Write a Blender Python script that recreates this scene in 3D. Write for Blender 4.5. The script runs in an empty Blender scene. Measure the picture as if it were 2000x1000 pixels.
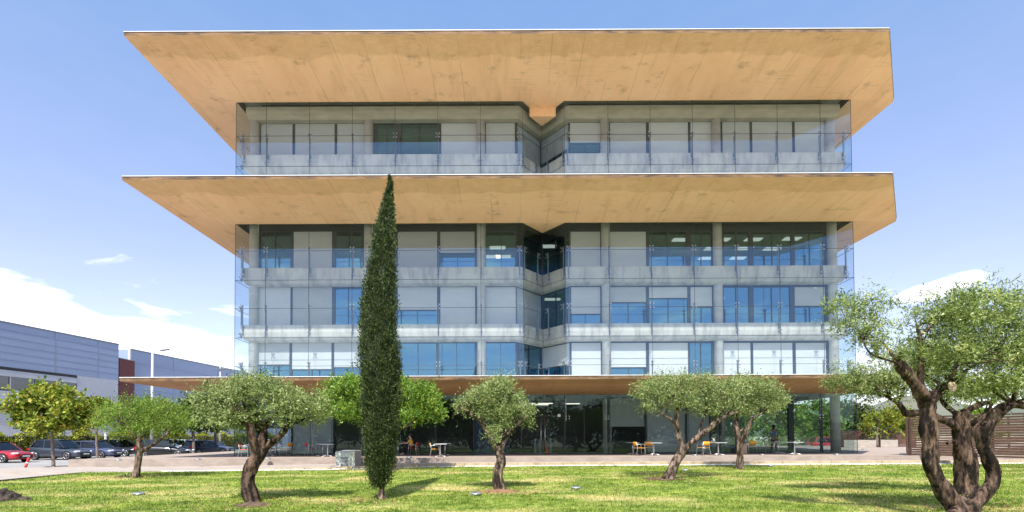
import bpy, bmesh, math, random
import numpy as np
from mathutils import Vector, Matrix
R = math.radians
random.seed(7); rng = np.random.default_rng(7)
S = bpy.context.scene; COL = S.collection

# ------------------------------------------------------------ camera
H = 1.65; F = 1000.0; TILT = R(1.3); ROLL = R(0.27); CX = 990.0; CY = 853.0 - F*math.tan(TILT)
fw = Vector((0, math.cos(TILT), math.sin(TILT))); r0 = Vector((1, 0, 0)); u0 = Vector((0, -math.sin(TILT), math.cos(TILT)))
rt = r0*math.cos(ROLL) - u0*math.sin(ROLL); up = u0*math.cos(ROLL) + r0*math.sin(ROLL)
cam = bpy.data.objects.new('camera', bpy.data.cameras.new('camera')); COL.objects.link(cam)
cam.matrix_world = Matrix((( rt.x, up.x, -fw.x, 0), (rt.y, up.y, -fw.y, 0), (rt.z, up.z, -fw.z, H), (0, 0, 0, 1)))
cam.data.sensor_width = 36; cam.data.lens = F/2000*36
cam.data.shift_x = (1000-CX)/2000; cam.data.shift_y = (CY-500)/2000
cam.data.clip_start = .1; cam.data.clip_end = 6000
S.camera = cam
CP = Vector((0, 0, H))
def ray(px, py): return fw*F + rt*(px-CX) + up*(CY-py)
def P(px, py, Y):
    d = ray(px, py); return CP + d*(Y/d.y)
def Pz(px, py, z):
    d = ray(px, py); return CP + d*((z-H)/d.z)

# ------------------------------------------------------------ sky, sun, exposure
SUN_EL = R(52.6); SUN_AZ = R(184)      # azimuth measured from +Y clockwise: behind the camera, a little left
W = bpy.data.worlds.new('World'); S.world = W; W.use_nodes = True
nt = W.node_tree; nd = nt.nodes; lk = nt.links; nd.clear()
def N(t, **k):
    n = nd.new(t)
    for a, b in k.items(): setattr(n, a, b)
    return n
def M2(op, a, b=None, clamp=False):
    n = nd.new('ShaderNodeMath'); n.operation = op; n.use_clamp = clamp
    for i, v in enumerate((a, b)):
        if v is None: continue
        if isinstance(v, (int, float)): n.inputs[i].default_value = v
        else: lk.new(v, n.inputs[i])
    return n.outputs[0]
sky = N('ShaderNodeTexSky', sky_type='NISHITA', sun_disc=False, sun_elevation=SUN_EL, sun_rotation=SUN_AZ,
        altitude=50, air_density=1.0, dust_density=1.0, ozone_density=1.0)
tc = N('ShaderNodeTexCoord'); sx = N('ShaderNodeSeparateXYZ'); lk.new(tc.outputs['Generated'], sx.inputs[0])
hx = M2('SQRT', M2('ADD', M2('MULTIPLY', sx.outputs[0], sx.outputs[0]), M2('MULTIPLY', sx.outputs[1], sx.outputs[1])))
el = M2('DIVIDE', sx.outputs[2], M2('MAXIMUM', hx, .001))
az = M2('DIVIDE', sx.outputs[0], M2('MAXIMUM', hx, .001))
mp = N('ShaderNodeMapping'); mp.inputs['Scale'].default_value = (2.2, 2.2, 7.5); mp.inputs['Rotation'].default_value = (0, .28, 0)
lk.new(tc.outputs['Generated'], mp.inputs[0])
nz = N('ShaderNodeTexNoise'); nz.inputs['Scale'].default_value = 2.1; nz.inputs['Detail'].default_value = 9; nz.inputs['Roughness'].default_value = .58
nz.inputs['Distortion'].default_value = .5
lk.new(mp.outputs[0], nz.inputs['Vector'])
nz3 = N('ShaderNodeTexNoise'); nz3.inputs['Scale'].default_value = 5.5; nz3.inputs['Detail'].default_value = 8; lk.new(mp.outputs[0], nz3.inputs['Vector'])
# cloud bank low in the sky, thicker towards the left (west)
lim = M2('SUBTRACT', .150, M2('MULTIPLY', az, .115))
dens = M2('ADD', M2('MULTIPLY', M2('SUBTRACT', lim, el), 6.5), M2('MULTIPLY', M2('SUBTRACT', M2('ADD', M2('MULTIPLY', nz.outputs['Fac'], .75), M2('MULTIPLY', nz3.outputs['Fac'], .25)), .5), 2.9))
backw = M2('MULTIPLY', sx.outputs[1], -3.0, True)
def sq(v, c, w): q = M2('DIVIDE', M2('SUBTRACT', v, c), w); return M2('MULTIPLY', q, q)
puff = M2('SUBTRACT', 1.0, M2('ADD', sq(az, .65, .075), sq(M2('SUBTRACT', el, M2('MULTIPLY', az, .25)), .058, .028)), True)
dens = M2('MAXIMUM', dens, M2('SUBTRACT', M2('ADD', M2('MULTIPLY', puff, 1.9), M2('MULTIPLY', M2('SUBTRACT', nz3.outputs['Fac'], .5), 2.6)), 1.45))
dens = M2('MAXIMUM', dens, M2('SUBTRACT', M2('MULTIPLY', M2('MULTIPLY', M2('SUBTRACT', nz3.outputs['Fac'], .48), backw), 2.2), .08))
cl = M2('MULTIPLY', M2('ADD', dens, .10), 1.9, True)
cl = M2('MULTIPLY', cl, M2('ADD', .52, M2('MULTIPLY', nz3.outputs['Fac'], .80)), True)
hs = N('ShaderNodeHueSaturation'); hs.inputs['Saturation'].default_value = .88; hs.inputs['Value'].default_value = 1.0
lk.new(sky.outputs[0], hs.inputs['Color'])
tint = N('ShaderNodeMix', data_type='RGBA', blend_type='MULTIPLY'); tint.inputs['Factor'].default_value = 1
tr_ = N('ShaderNodeValToRGB'); tr_.color_ramp.elements[0].position = .28; tr_.color_ramp.elements[1].position = .84; tr_.color_ramp.elements[0].color = (1.22, 1.10, 1.22, 1); tr_.color_ramp.elements[1].color = (.92, 1.25, 1.54, 1); lk.new(el, tr_.inputs[0]); lk.new(tr_.outputs[0], tint.inputs[7]); lk.new(hs.outputs[0], tint.inputs[6])
mx = N('ShaderNodeMix', data_type='RGBA'); lk.new(cl, mx.inputs['Factor']); lk.new(tint.outputs[2], mx.inputs[6]); mx.inputs[7].default_value = (9.2, 9.4, 10.2, 1)
bg = N('ShaderNodeBackground'); bg.inputs['Strength'].default_value = .14
lk.new(mx.outputs[2], bg.inputs[0]); ow = N('ShaderNodeOutputWorld'); lk.new(bg.outputs[0], ow.inputs[0])
sun = bpy.data.objects.new('sun', bpy.data.lights.new('sun', 'SUN')); COL.objects.link(sun)
sun.data.energy = 5.0; sun.data.angle = R(.5); sun.data.color = (1, .95, .87)
sd = Vector((math.sin(SUN_AZ)*math.cos(SUN_EL), math.cos(SUN_AZ)*math.cos(SUN_EL), math.sin(SUN_EL)))
sun.rotation_euler = sd.to_track_quat('Z', 'Y').to_euler()
S.view_settings.view_transform = 'Standard'; S.view_settings.look = 'None'; S.view_settings.gamma = 1
S.view_settings.exposure = .55
S.render.engine = 'CYCLES'; S.cycles.max_bounces = 10; S.cycles.transparent_max_bounces = 24; S.cycles.diffuse_bounces = 5

# ------------------------------------------------------------ helpers
def tag(o, label=None, cat=None, group=None, kind=None):
    if label: o['label'] = label
    if cat: o['category'] = cat
    if group: o['group'] = group
    if kind: o['kind'] = kind
    return o
def thing(name, label, cat, loc=(0, 0, 0), group=None):
    o = bpy.data.objects.new(name, None); COL.objects.link(o); o.location = loc; o.empty_display_size = .2
    return tag(o, label, cat, group)
def attach(o, parent):
    if parent is None: return o
    o.parent = parent
    l = Vector((0, 0, 0)); p = parent
    while p is not None:
        if p.type == 'EMPTY': l = l + p.location
        p = p.parent
    if l.length > 0 and parent.type == 'EMPTY': o.matrix_parent_inverse = Matrix.Translation(-l)
    return o
class MB:
    def __init__(s): s.v = []; s.f = []; s.m = []; s.smooth = []
    def add(s, vs, fs, mi=0, sm=False):
        b = len(s.v); s.v += [tuple(v) for v in vs]
        for f in fs: s.f.append([i+b for i in f]); s.m.append(mi); s.smooth.append(sm)
        return s
    def box(s, x0, x1, y0, y1, z0, z1, mi=0):
        v = [(x, y, z) for x in (x0, x1) for y in (y0, y1) for z in (z0, z1)]
        return s.add(v, [(0, 1, 3, 2), (4, 6, 7, 5), (0, 4, 5, 1), (2, 3, 7, 6), (0, 2, 6, 4), (1, 5, 7, 3)], mi)
    def obox(s, c, ax, ay, az, mi=0):            # oriented box: centre and three half vectors
        c = Vector(c); ax = Vector(ax); ay = Vector(ay); az = Vector(az)
        v = [c+ax*i+ay*j+az*k for i in (-1, 1) for j in (-1, 1) for k in (-1, 1)]
        return s.add(v, [(0, 1, 3, 2), (4, 6, 7, 5), (0, 4, 5, 1), (2, 3, 7, 6), (0, 2, 6, 4), (1, 5, 7, 3)], mi)
    def bar(s, a, b, w, d, mi=0):                # rectangular bar from a to b
        a = Vector(a); b = Vector(b); t = (b-a); L = t.length; t.normalize()
        h = Vector((0, 0, 1)) if abs(t.z) < .9 else Vector((0, 1, 0))
        u = t.cross(h).normalized(); n = u.cross(t)
        return s.obox((a+b)/2, t*L/2, u*w/2, n*d/2, mi)
    def tube(s, pts, rad, n=8, cap=True, jit=0, mi=0, sm=True):
        pts = [Vector(p) for p in pts]
        if isinstance(rad, (int, float)): rad = [rad]*len(pts)
        b = len(s.v); prev = None
        for i, p in enumerate(pts):
            t = (pts[min(i+1, len(pts)-1)] - pts[max(i-1, 0)])
            if t.length < 1e-9: t = Vector((0, 0, 1))
            t.normalize()
            if prev is None: u = t.orthogonal().normalized()
            else:
                u = prev - t*prev.dot(t); u = u.normalized() if u.length > 1e-6 else t.orthogonal().normalized()
            prev = u; w = t.cross(u)
            for k in range(n):
                a = 2*math.pi*k/n
                r = rad[i]*(1+(random.uniform(-jit, jit) if jit else 0))
                s.v.append(tuple(p+(u*math.cos(a)+w*math.sin(a))*r))
        for i in range(len(pts)-1):
            for k in range(n):
                s.f.append([b+i*n+k, b+i*n+(k+1) % n, b+(i+1)*n+(k+1) % n, b+(i+1)*n+k]); s.m.append(mi); s.smooth.append(sm)
        if cap:
            s.f.append([b+k for k in range(n)][::-1]); s.m.append(mi); s.smooth.append(False)
            s.f.append([b+(len(pts)-1)*n+k for k in range(n)]); s.m.append(mi); s.smooth.append(False)
        return s
    def lathe(s, prof, c=(0, 0, 0), n=16, mi=0, sm=True):     # prof: (r, z)
        b = len(s.v)
        for r, z in prof:
            for k in range(n):
                a = 2*math.pi*k/n; s.v.append((c[0]+r*math.cos(a), c[1]+r*math.sin(a), c[2]+z))
        for i in range(len(prof)-1):
            for k in range(n):
                s.f.append([b+i*n+k, b+i*n+(k+1) % n, b+(i+1)*n+(k+1) % n, b+(i+1)*n+k]); s.m.append(mi); s.smooth.append(sm)
        s.f.append([b+k for k in range(n)][::-1]); s.m.append(mi); s.smooth.append(False)
        s.f.append([b+(len(prof)-1)*n+k for k in range(n)]); s.m.append(mi); s.smooth.append(False)
        return s
    def sweep(s, path, prof, mi=0, sm=False, closed=False):  # plan path, prof list of (inset, z) closed loop
        b = len(s.v); m = len(prof)
        for d in prof:
            pass
        rows = []
        for (d, z) in prof: rows.append([(x, y, z) for x, y in offset(path, d)])
        n = len(path)
        for i in range(n):
            for j in range(m): s.v.append(rows[j][i])
        for i in range(n-1):
            for j in range(m):
                s.f.append([b+i*m+j, b+i*m+(j+1) % m, b+(i+1)*m+(j+1) % m, b+(i+1)*m+j]); s.m.append(mi); s.smooth.append(sm)
        s.f.append([b+j for j in range(m)]); s.m.append(mi); s.smooth.append(False)
        s.f.append([b+(n-1)*m+j for j in range(m)][::-1]); s.m.append(mi); s.smooth.append(False)
        return s
    def prism(s, poly, z0, z1, mi=0):
        n = len(poly); v = [(x, y, z0) for x, y in poly]+[(x, y, z1) for x, y in poly]
        return s.add(v, [list(range(n))[::-1], list(range(n, 2*n))]+[[i, (i+1) % n, n+(i+1) % n, n+i] for i in range(n)], mi)
    def build(s, name, mat, parent=None, bevel=0, subsurf=0):
        me = bpy.data.meshes.new(name); me.from_pydata(s.v, [], s.f)
        mats = mat if isinstance(mat, (list, tuple)) else [mat]
        for m in mats: me.materials.append(m)
        me.polygons.foreach_set('material_index', s.m); me.polygons.foreach_set('use_smooth', s.smooth)
        me.update(); bm = bmesh.new(); bm.from_mesh(me); bmesh.ops.recalc_face_normals(bm, faces=bm.faces); bm.to_mesh(me); bm.free()
        o = bpy.data.objects.new(name, me); COL.objects.link(o); attach(o, parent)
        if bevel:
            md = o.modifiers.new('b', 'BEVEL'); md.width = bevel; md.segments = 2; md.limit_method = 'ANGLE'; md.angle_limit = R(40)
        if subsurf:
            md = o.modifiers.new('s', 'SUBSURF'); md.levels = subsurf; md.render_levels = subsurf
        return o
def offset(path, d):
    """inset an open plan path (walked so that the building is on the left... sign +d = into the building)"""
    out = []; n = len(path)
    for i in range(n):
        ns = []
        for a, b in ((i-1, i), (i, i+1)):
            if a < 0 or b >= n: continue
            t = Vector((path[b][0]-path[a][0], path[b][1]-path[a][1])).normalized(); ns.append(Vector((-t.y, t.x)))
        if len(ns) == 1: v = ns[0]*d
        else:
            h = (ns[0]+ns[1]).normalized(); v = h*(d/max(.3, h.dot(ns[0])))
        out.append((path[i][0]+v.x, path[i][1]+v.y))
    return out
def quads(name, V, mat, parent=None, tri=False):
    k = V.shape[1]; n = V.shape[0]
    me = bpy.data.meshes.new(name); me.vertices.add(n*k); me.loops.add(n*k); me.polygons.add(n)
    me.vertices.foreach_set('co', V.reshape(-1).astype(np.float32))
    me.loops.foreach_set('vertex_index', np.arange(n*k, dtype=np.int32))
    me.polygons.foreach_set('loop_start', np.arange(0, n*k, k, dtype=np.int32))
    me.materials.append(mat); me.update(); me.validate()
    o = bpy.data.objects.new(name, me); COL.objects.link(o); attach(o, parent)
    return o
def copy_tree(o, parent=None):
    c = o.copy(); COL.objects.link(c)
    if parent is not None: c.parent = parent
    for ch in list(o.children): copy_tree(ch, c)
    return c

# ------------------------------------------------------------ materials
def mat(name, col, rough=.6, col2=None, scale=3., amt=1., metal=0, bump=0, bscale=None, spec=.5, stretch=None, detail=6, contrast=(.35, .65), coat=0):
    m = bpy.data.materials.new(name); m.use_nodes = True; n = m.node_tree.nodes; l = m.node_tree.links
    p = n['Principled BSDF']; p.inputs['Roughness'].default_value = rough; p.inputs['Metallic'].default_value = metal
    p.inputs['Specular IOR Level'].default_value = spec; p.inputs['Base Color'].default_value = (*col, 1)
    if coat: p.inputs['Coat Weight'].default_value = coat; p.inputs['Coat Roughness'].default_value = .05
    if col2 is not None or bump:
        t = n.new('ShaderNodeTexCoord'); mp = n.new('ShaderNodeMapping'); l.new(t.outputs['Object'], mp.inputs[0])
        if stretch: mp.inputs['Scale'].default_value = stretch
    if col2 is not None:
        z = n.new('ShaderNodeTexNoise'); z.inputs['Scale'].default_value = scale; z.inputs['Detail'].default_value = detail; z.inputs['Roughness'].default_value = .62
        l.new(mp.outputs[0], z.inputs['Vector'])
        r = n.new('ShaderNodeValToRGB'); r.color_ramp.elements[0].position = contrast[0]; r.color_ramp.elements[1].position = contrast[1]
        r.color_ramp.elements[0].color = (*col, 1); r.color_ramp.elements[1].color = (*col2, 1)
        l.new(z.outputs['Fac'], r.inputs[0]); l.new(r.outputs[0], p.inputs['Base Color'])
    if bump:
        z2 = n.new('ShaderNodeTexNoise'); z2.inputs['Scale'].default_value = bscale or scale*4; z2.inputs['Detail'].default_value = 6
        l.new(mp.outputs[0], z2.inputs['Vector']); b = n.new('ShaderNodeBump'); b.inputs['Strength'].default_value = bump; b.inputs['Distance'].default_value = .03
        l.new(z2.outputs['Fac'], b.inputs['Height']); l.new(b.outputs[0], p.inputs['Normal'])
    return m
def vary(m, lo, hi):
    n = m.node_tree.nodes; l = m.node_tree.links; p = n['Principled BSDF']; src = p.inputs['Base Color'].links[0].from_socket
    oi = n.new('ShaderNodeObjectInfo'); mr = n.new('ShaderNodeMapRange'); mr.inputs[3].default_value = lo; mr.inputs[4].default_value = hi; l.new(oi.outputs['Random'], mr.inputs[0])
    q = n.new('ShaderNodeVectorMath'); q.operation = 'SCALE'; l.new(src, q.inputs[0]); l.new(mr.outputs[0], q.inputs['Scale']); l.new(q.outputs[0], p.inputs['Base Color']); return m
def soffit_mat(nm='board_formed_concrete', k=(1, 1, 1)):
    m = bpy.data.materials.new(nm); m.use_nodes = True; n = m.node_tree.nodes; l = m.node_tree.links
    p = n['Principled BSDF']; p.inputs['Roughness'].default_value = .75; p.inputs['Specular IOR Level'].default_value = .3
    t = n.new('ShaderNodeTexCoord'); s = n.new('ShaderNodeSeparateXYZ'); l.new(t.outputs['Object'], s.inputs[0])
    def mth(op, a, b=None, c=None, cl=False):
        q = n.new('ShaderNodeMath'); q.operation = op; q.use_clamp = cl
        for i, v in enumerate((a, b, c)):
            if v is None: continue
            if isinstance(v, (int, float)): q.inputs[i].default_value = v
            else: l.new(v, q.inputs[i])
        return q.outputs[0]
    def noise(sc, stretch, det=7, rg=.65):
        mp = n.new('ShaderNodeMapping'); mp.inputs['Scale'].default_value = stretch; l.new(t.outputs['Object'], mp.inputs[0])
        z = n.new('ShaderNodeTexNoise'); z.inputs['Scale'].default_value = sc; z.inputs['Detail'].default_value = det; z.inputs['Roughness'].default_value = rg
        l.new(mp.outputs[0], z.inputs['Vector']); return z.outputs['Fac']
    def mixc(f, a, b):
        q = n.new('ShaderNodeMix'); q.data_type = 'RGBA'; 
        if isinstance(f, (int, float)): q.inputs['Factor'].default_value = f
        else: l.new(f, q.inputs['Factor'])
        for i, v in ((6, a), (7, b)):
            if isinstance(v, tuple): q.inputs[i].default_value = (*v, 1)
            else: l.new(v, q.inputs[i])
        return q.outputs[2]
    base = mixc(mth('MULTIPLY', mth('SUBTRACT', noise(.35, (1, .5, 1)), .35), 3, None, True), (.85, .54, .31), (.76, .455, .245))
    # long streaks that follow the boards (towards the edge)
    st = mth('MULTIPLY', mth('SUBTRACT', noise(1.1, (1.3, .22, .3), 5), .53), 5, None, True)
    base = mixc(mth('MULTIPLY', st, .33), base, (.42, .26, .12))
    # horizontal form board grain
    gr = mth('MULTIPLY', mth('SUBTRACT', noise(2.2, (.25, 6, 1), 4), .53), 5, None, True)
    pt = mth('MULTIPLY', mth('SUBTRACT', noise(.5, (1, 1, 1), 3), .5), 8, None, True)
    base = mixc(mth('MULTIPLY', mth('MULTIPLY', gr, pt), .65), base, (.36, .24, .14))
    # blotches
    bl = mth('MULTIPLY', mth('SUBTRACT', noise(1.1, (.7, .9, 1), 10, .72), .57), 6, None, True)
    base = mixc(mth('MULTIPLY', bl, .75), base, (.25, .16, .09))
    tide = mth('MULTIPLY', mth('SUBTRACT', mth('ADD', 27.75, mth('MULTIPLY', noise(.35, (1, .2, 1), 5), 2.0)), s.outputs[1]), 6, None, True)
    base = mixc(mth('MULTIPLY', tide, mth('MULTIPLY_ADD', noise(1.6, (1, 1, 1), 8, .7), .9, -.12)), base, (.46, .27, .12))
    # seams between the formwork boards, every 1.74 m
    wob = mth('ADD', s.outputs[0], mth('MULTIPLY', mth('SUBTRACT', noise(.8, (1, 1, 1), 2), .5), .18))
    fr = mth('ABSOLUTE', mth('SUBTRACT', mth('FRACT', mth('DIVIDE', wob, 1.74)), .5))
    seam = mth('MULTIPLY', mth('SUBTRACT', .022, fr), 55, None, True)
    sn = mth('MULTIPLY', mth('SUBTRACT', noise(.45, (1, .6, 1), 4), .40), 5, None, True)
    base = mixc(mth('MULTIPLY', mth('MULTIPLY', seam, sn), .42), base, (.30, .18, .09))
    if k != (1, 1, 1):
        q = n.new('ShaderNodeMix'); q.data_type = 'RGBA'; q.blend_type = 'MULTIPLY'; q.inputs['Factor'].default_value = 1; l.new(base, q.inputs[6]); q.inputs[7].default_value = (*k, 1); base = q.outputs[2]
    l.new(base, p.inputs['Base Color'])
    b = n.new('ShaderNodeBump'); b.inputs['Strength'].default_value = .25; b.inputs['Distance'].default_value = .02
    l.new(noise(14, (1, 1, 1)), b.inputs['Height']); l.new(b.outputs[0], p.inputs['Normal'])
    return m
def glass_mat(name, tint, refl, rough=.0, wav=0, rc=(1, 1, 1)):
    """thin sheet: transmits with a tint, reflects by angle; no refraction"""
    m = bpy.data.materials.new(name); m.use_nodes = True; n = m.node_tree.nodes; l = m.node_tree.links; n.clear()
    o = n.new('ShaderNodeOutputMaterial'); mixs = n.new('ShaderNodeMixShader'); tr = n.new('ShaderNodeBsdfTransparent'); g = n.new('ShaderNodeBsdfGlossy')
    tr.inputs[0].default_value = (*tint, 1); g.inputs['Roughness'].default_value = rough; g.inputs['Color'].default_value = (*rc, 1)
    fr = n.new('ShaderNodeLayerWeight'); fr.inputs['Blend'].default_value = .5
    pw = n.new('ShaderNodeMath'); pw.operation = 'POWER'; l.new(fr.outputs['Facing'], pw.inputs[0]); pw.inputs[1].default_value = 4
    a = n.new('ShaderNodeMath'); a.operation = 'MULTIPLY_ADD'; a.use_clamp = True; l.new(pw.outputs[0], a.inputs[0]); a.inputs[1].default_value = .75; a.inputs[2].default_value = refl
    l.new(a.outputs[0], mixs.inputs[0]); l.new(tr.outputs[0], mixs.inputs[1]); l.new(g.outputs[0], mixs.inputs[2]); l.new(mixs.outputs[0], o.inputs[0])
    if wav:
        t = n.new('ShaderNodeTexCoord'); z = n.new('ShaderNodeTexNoise'); z.inputs['Scale'].default_value = .35; l.new(t.outputs['Object'], z.inputs['Vector'])
        b = n.new('ShaderNodeBump'); b.inputs['Strength'].default_value = wav; b.inputs['Distance'].default_value = .02
        l.new(z.outputs['Fac'], b.inputs['Height']); l.new(b.outputs[0], g.inputs['Normal'])
    return m
def leaf_mat(name, cols, trans=.35, rough=.5, spec=.4, ns=2.8):
    m = bpy.data.materials.new(name); m.use_nodes = True; n = m.node_tree.nodes; l = m.node_tree.links
    p = n['Principled BSDF']; p.inputs['Roughness'].default_value = rough; p.inputs['Specular IOR Level'].default_value = spec
    g = n.new('ShaderNodeNewGeometry'); r = n.new('ShaderNodeValToRGB')
    t = n.new('ShaderNodeTexCoord'); z = n.new('ShaderNodeTexNoise'); z.inputs['Scale'].default_value = ns; z.inputs['Detail'].default_value = 2; l.new(t.outputs['Object'], z.inputs['Vector'])
    a = n.new('ShaderNodeMath'); a.operation = 'MULTIPLY_ADD'; l.new(g.outputs['Random Per Island'], a.inputs[0]); a.inputs[1].default_value = .62
    b = n.new('ShaderNodeMath'); b.operation = 'MULTIPLY_ADD'; l.new(z.outputs['Fac'], b.inputs[0]); b.inputs[1].default_value = 1.1; b.inputs[2].default_value = -.36
    l.new(b.outputs[0], a.inputs[2]); l.new(a.outputs[0], r.inputs[0])
    e = r.color_ramp.elements; e[0].color = (*cols[0], 1); e[1].color = (*cols[-1], 1); e[0].position = .05; e[1].position = .95
    for i, c in enumerate(cols[1:-1]):
        q = e.new(.05+.9*(i+1)/(len(cols)-1)); q.color = (*c, 1)
    l.new(r.outputs[0], p.inputs['Base Color'])
    tl = n.new('ShaderNodeBsdfTranslucent'); mixs = n.new('ShaderNodeMixShader'); mixs.inputs[0].default_value = trans
    l.new(r.outputs[0], tl.inputs[0]); l.new(p.outputs[0], mixs.inputs[1]); l.new(tl.outputs[0], mixs.inputs[2]); l.new(mixs.outputs[0], n['Material Output'].inputs[0])
    return m
def emit(name, col, s):
    m = bpy.data.materials.new(name); m.use_nodes = True; n = m.node_tree.nodes
    p = n['Principled BSDF']; p.inputs['Base Color'].default_value = (*col, 1); p.inputs['Emission Color'].default_value = (*col, 1); p.inputs['Emission Strength'].default_value = s
    return m
def bark_mat(name, c1, c2, c3):
    m = mat(name, c1, .9, c2, 9, stretch=(1, 1, .28), bump=1.0, bscale=16, contrast=(.38, .62), spec=.2)
    n = m.node_tree.nodes; l = m.node_tree.links; p = n['Principled BSDF']
    src = p.inputs['Base Color'].links[0].from_socket
    z = n.new('ShaderNodeTexNoise'); z.inputs['Scale'].default_value = 5; z.inputs['Detail'].default_value = 8; z.inputs['Roughness'].default_value = .7
    mp = n.new('ShaderNodeMapping'); mp.inputs['Scale'].default_value = (1.6, 1.6, .45); tq = n.new('ShaderNodeTexCoord'); l.new(tq.outputs['Object'], mp.inputs[0]); l.new(mp.outputs[0], z.inputs['Vector'])
    r = n.new('ShaderNodeValToRGB'); r.color_ramp.elements[0].position = .44; r.color_ramp.elements[1].position = .56
    l.new(z.outputs['Fac'], r.inputs[0])
    q = n.new('ShaderNodeMix'); q.data_type = 'RGBA'; l.new(r.outputs[0], q.inputs['Factor']); q.inputs[6].default_value = (*c3, 1); l.new(src, q.inputs[7])
    l.new(q.outputs[2], p.inputs['Base Color'])
    return m
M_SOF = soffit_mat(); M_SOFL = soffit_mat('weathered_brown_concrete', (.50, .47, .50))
M_FAS = mat('stained_fascia', (.22, .125, .06), .8, (.045, .03, .02), 1.1, stretch=(1, 1, 4), detail=9, contrast=(.40, .66))
M_FLASH = mat('white_metal_flashing', (.62, .62, .63), .35)
M_ROOF = mat('roof_gravel', (.45, .43, .40), .9, (.6, .58, .55), 8)
M_CONC = mat('grey_concrete', (.60, .565, .51), .8, (.47, .44, .40), .9, stretch=(1, 1, 2.5), bump=.15, bscale=20)
M_CONCS = mat('parapet_concrete', (.62, .575, .51), .8, (.26, .24, .21), 1.2, stretch=(1.8, 1, .45), detail=10, bump=.15, bscale=20, contrast=(.44, .80))
M_CONCW = mat('warm_concrete', (.50, .44, .33), .8, (.38, .34, .25), .8, stretch=(1, 1, 3), detail=8)
M_RECSHADE = mat('recess_shade', (.045, .036, .03), .8)  # near-black colour stands in for the shade in the roof recesses
M_SKIN = glass_mat('skin_glass', (.82, .87, .88), .11, rc=(.40, .63, .84), wav=.05)
M_SKING = glass_mat('ground_glass', (.66, .74, .75), .045, rc=(.6, .85, .75))
M_WIN = glass_mat('window_glass', (.38, .47, .51), .31, rc=(.27, .62, .85), wav=.08)
M_FRAME = mat('dark_window_frame', (.03, .032, .038), .45)
M_BLIND = mat('pale_fabric_blind', (.58, .57, .555), .9, (.53, .525, .51), .6, stretch=(1, 1, 3))
vary(M_BLIND, .80, 1.12)
M_BLINDG = mat('grey_fabric_blind', (.40, .42, .43), .9, (.34, .36, .37), .8)
M_STEEL = mat('brushed_steel', (.45, .46, .48), .35, metal=1)
M_POST = mat('grey_steel_post', (.20, .21, .23), .4, metal=.6)
M_JOINT = mat('joint_sealant', (.05, .06, .07), .6)
M_INT = mat('interior_wall', (.12, .12, .115), .9)
M_INTC = mat('interior_ceiling', (.28, .27, .25), .9)
M_INTF = mat('interior_floor', (.07, .065, .06), .7)
M_BLUEP = mat('dark_blue_panel', (.025, .04, .075), .5)
M_DESK = mat('white_desk', (.75, .75, .75), .5)
M_LIGHT = emit('ceiling_light', (1, .93, .78), 1.1)

# ------------------------------------------------------------ ground
def lawn_z(x, y):
    t = min(1, max(0, (y-13)/13)); return .11*t*t*(3-2*t)
def lawn_m():
    m = bpy.data.materials.new('lawn'); m.use_nodes = True; n = m.node_tree.nodes; l = m.node_tree.links
    p = n['Principled BSDF']; p.inputs['Roughness'].default_value = .9; p.inputs['Specular IOR Level'].default_value = .2
    t = n.new('ShaderNodeNewGeometry')
    def noise(sc, det, st=(1, 1, 1)):
        mp = n.new('ShaderNodeMapping'); mp.inputs['Scale'].default_value = st; l.new(t.outputs['Position'], mp.inputs[0])
        z = n.new('ShaderNodeTexNoise'); z.inputs['Scale'].default_value = sc; z.inputs['Detail'].default_value = det; z.inputs['Roughness'].default_value = .6; l.new(mp.outputs[0], z.inputs['Vector']); return z.outputs['Fac']
    def ramp(f, a, b, pa, pb):
        r = n.new('ShaderNodeValToRGB'); r.color_ramp.elements[0].position = pa; r.color_ramp.elements[1].position = pb
        r.color_ramp.elements[0].color = (*a, 1); r.color_ramp.elements[1].color = (*b, 1); l.new(f, r.inputs[0]); return r.outputs[0]
    def mix(f, a, b):
        q = n.new('ShaderNodeMix'); q.data_type = 'RGBA'; l.new(f, q.inputs['Factor']); l.new(a, q.inputs[6]); l.new(b, q.inputs[7]); return q.outputs[2]
    g = ramp(noise(3.5, 8), (.12, .20, .022), (.36, .425, .095), .36, .64)
    d = ramp(noise(6, 8), (.40, .34, .11), (.60, .54, .24), .35, .65)
    g2 = ramp(noise(.55, 6, (1, 1.5, 1)), (.62, .70, .60), (1.12, 1.06, 1.0), .36, .62)
    qq = n.new('ShaderNodeMix'); qq.data_type = 'RGBA'; qq.blend_type = 'MULTIPLY'; qq.inputs['Factor'].default_value = 1; l.new(g, qq.inputs[6]); l.new(g2, qq.inputs[7]); g = qq.outputs[2]
    f = ramp(noise(.26, 8, (1, 1.6, 1)), (0, 0, 0), (1, 1, 1),   .50, .64)
    l.new(mix(f, g, d), p.inputs['Base Color'])
    b = n.new('ShaderNodeBump'); b.inputs['Strength'].default_value = .8; b.inputs['Distance'].default_value = .05; l.new(noise(22, 6), b.inputs['Height']); l.new(b.outputs[0], p.inputs['Normal'])
    return m
M_LAWN = lawn_m()
M_ASPH = mat('pale_asphalt', (.27, .26, .25), .9, (.34, .325, .31), .5, bump=.3, bscale=40)
M_GROUND = mat('pale_bounce_ground', (.52, .42, .30), .95, (.60, .50, .37), .15)  # mostly unseen ground, toned pale and warm to bounce light onto the soffits
M_PAVE = mat('pinkish_paving', (.34, .285, .24), .85, (.42, .365, .315), 1.2, bump=.1, bscale=30)
M_DECK = mat('deck_boards', (.30, .235, .19), .8, (.42, .34, .28), 3, stretch=(.15, 4, 1), detail=4)
M_STONE = mat('tan_kerb_stone', (.30, .22, .125), .85, (.46, .37, .25), 2.5, bump=.4, bscale=12)
M_KERBC = mat('kerb_concrete', (.25, .20, .165), .85, (.34, .28, .235), 1.5, stretch=(1, 1, 3))
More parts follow.
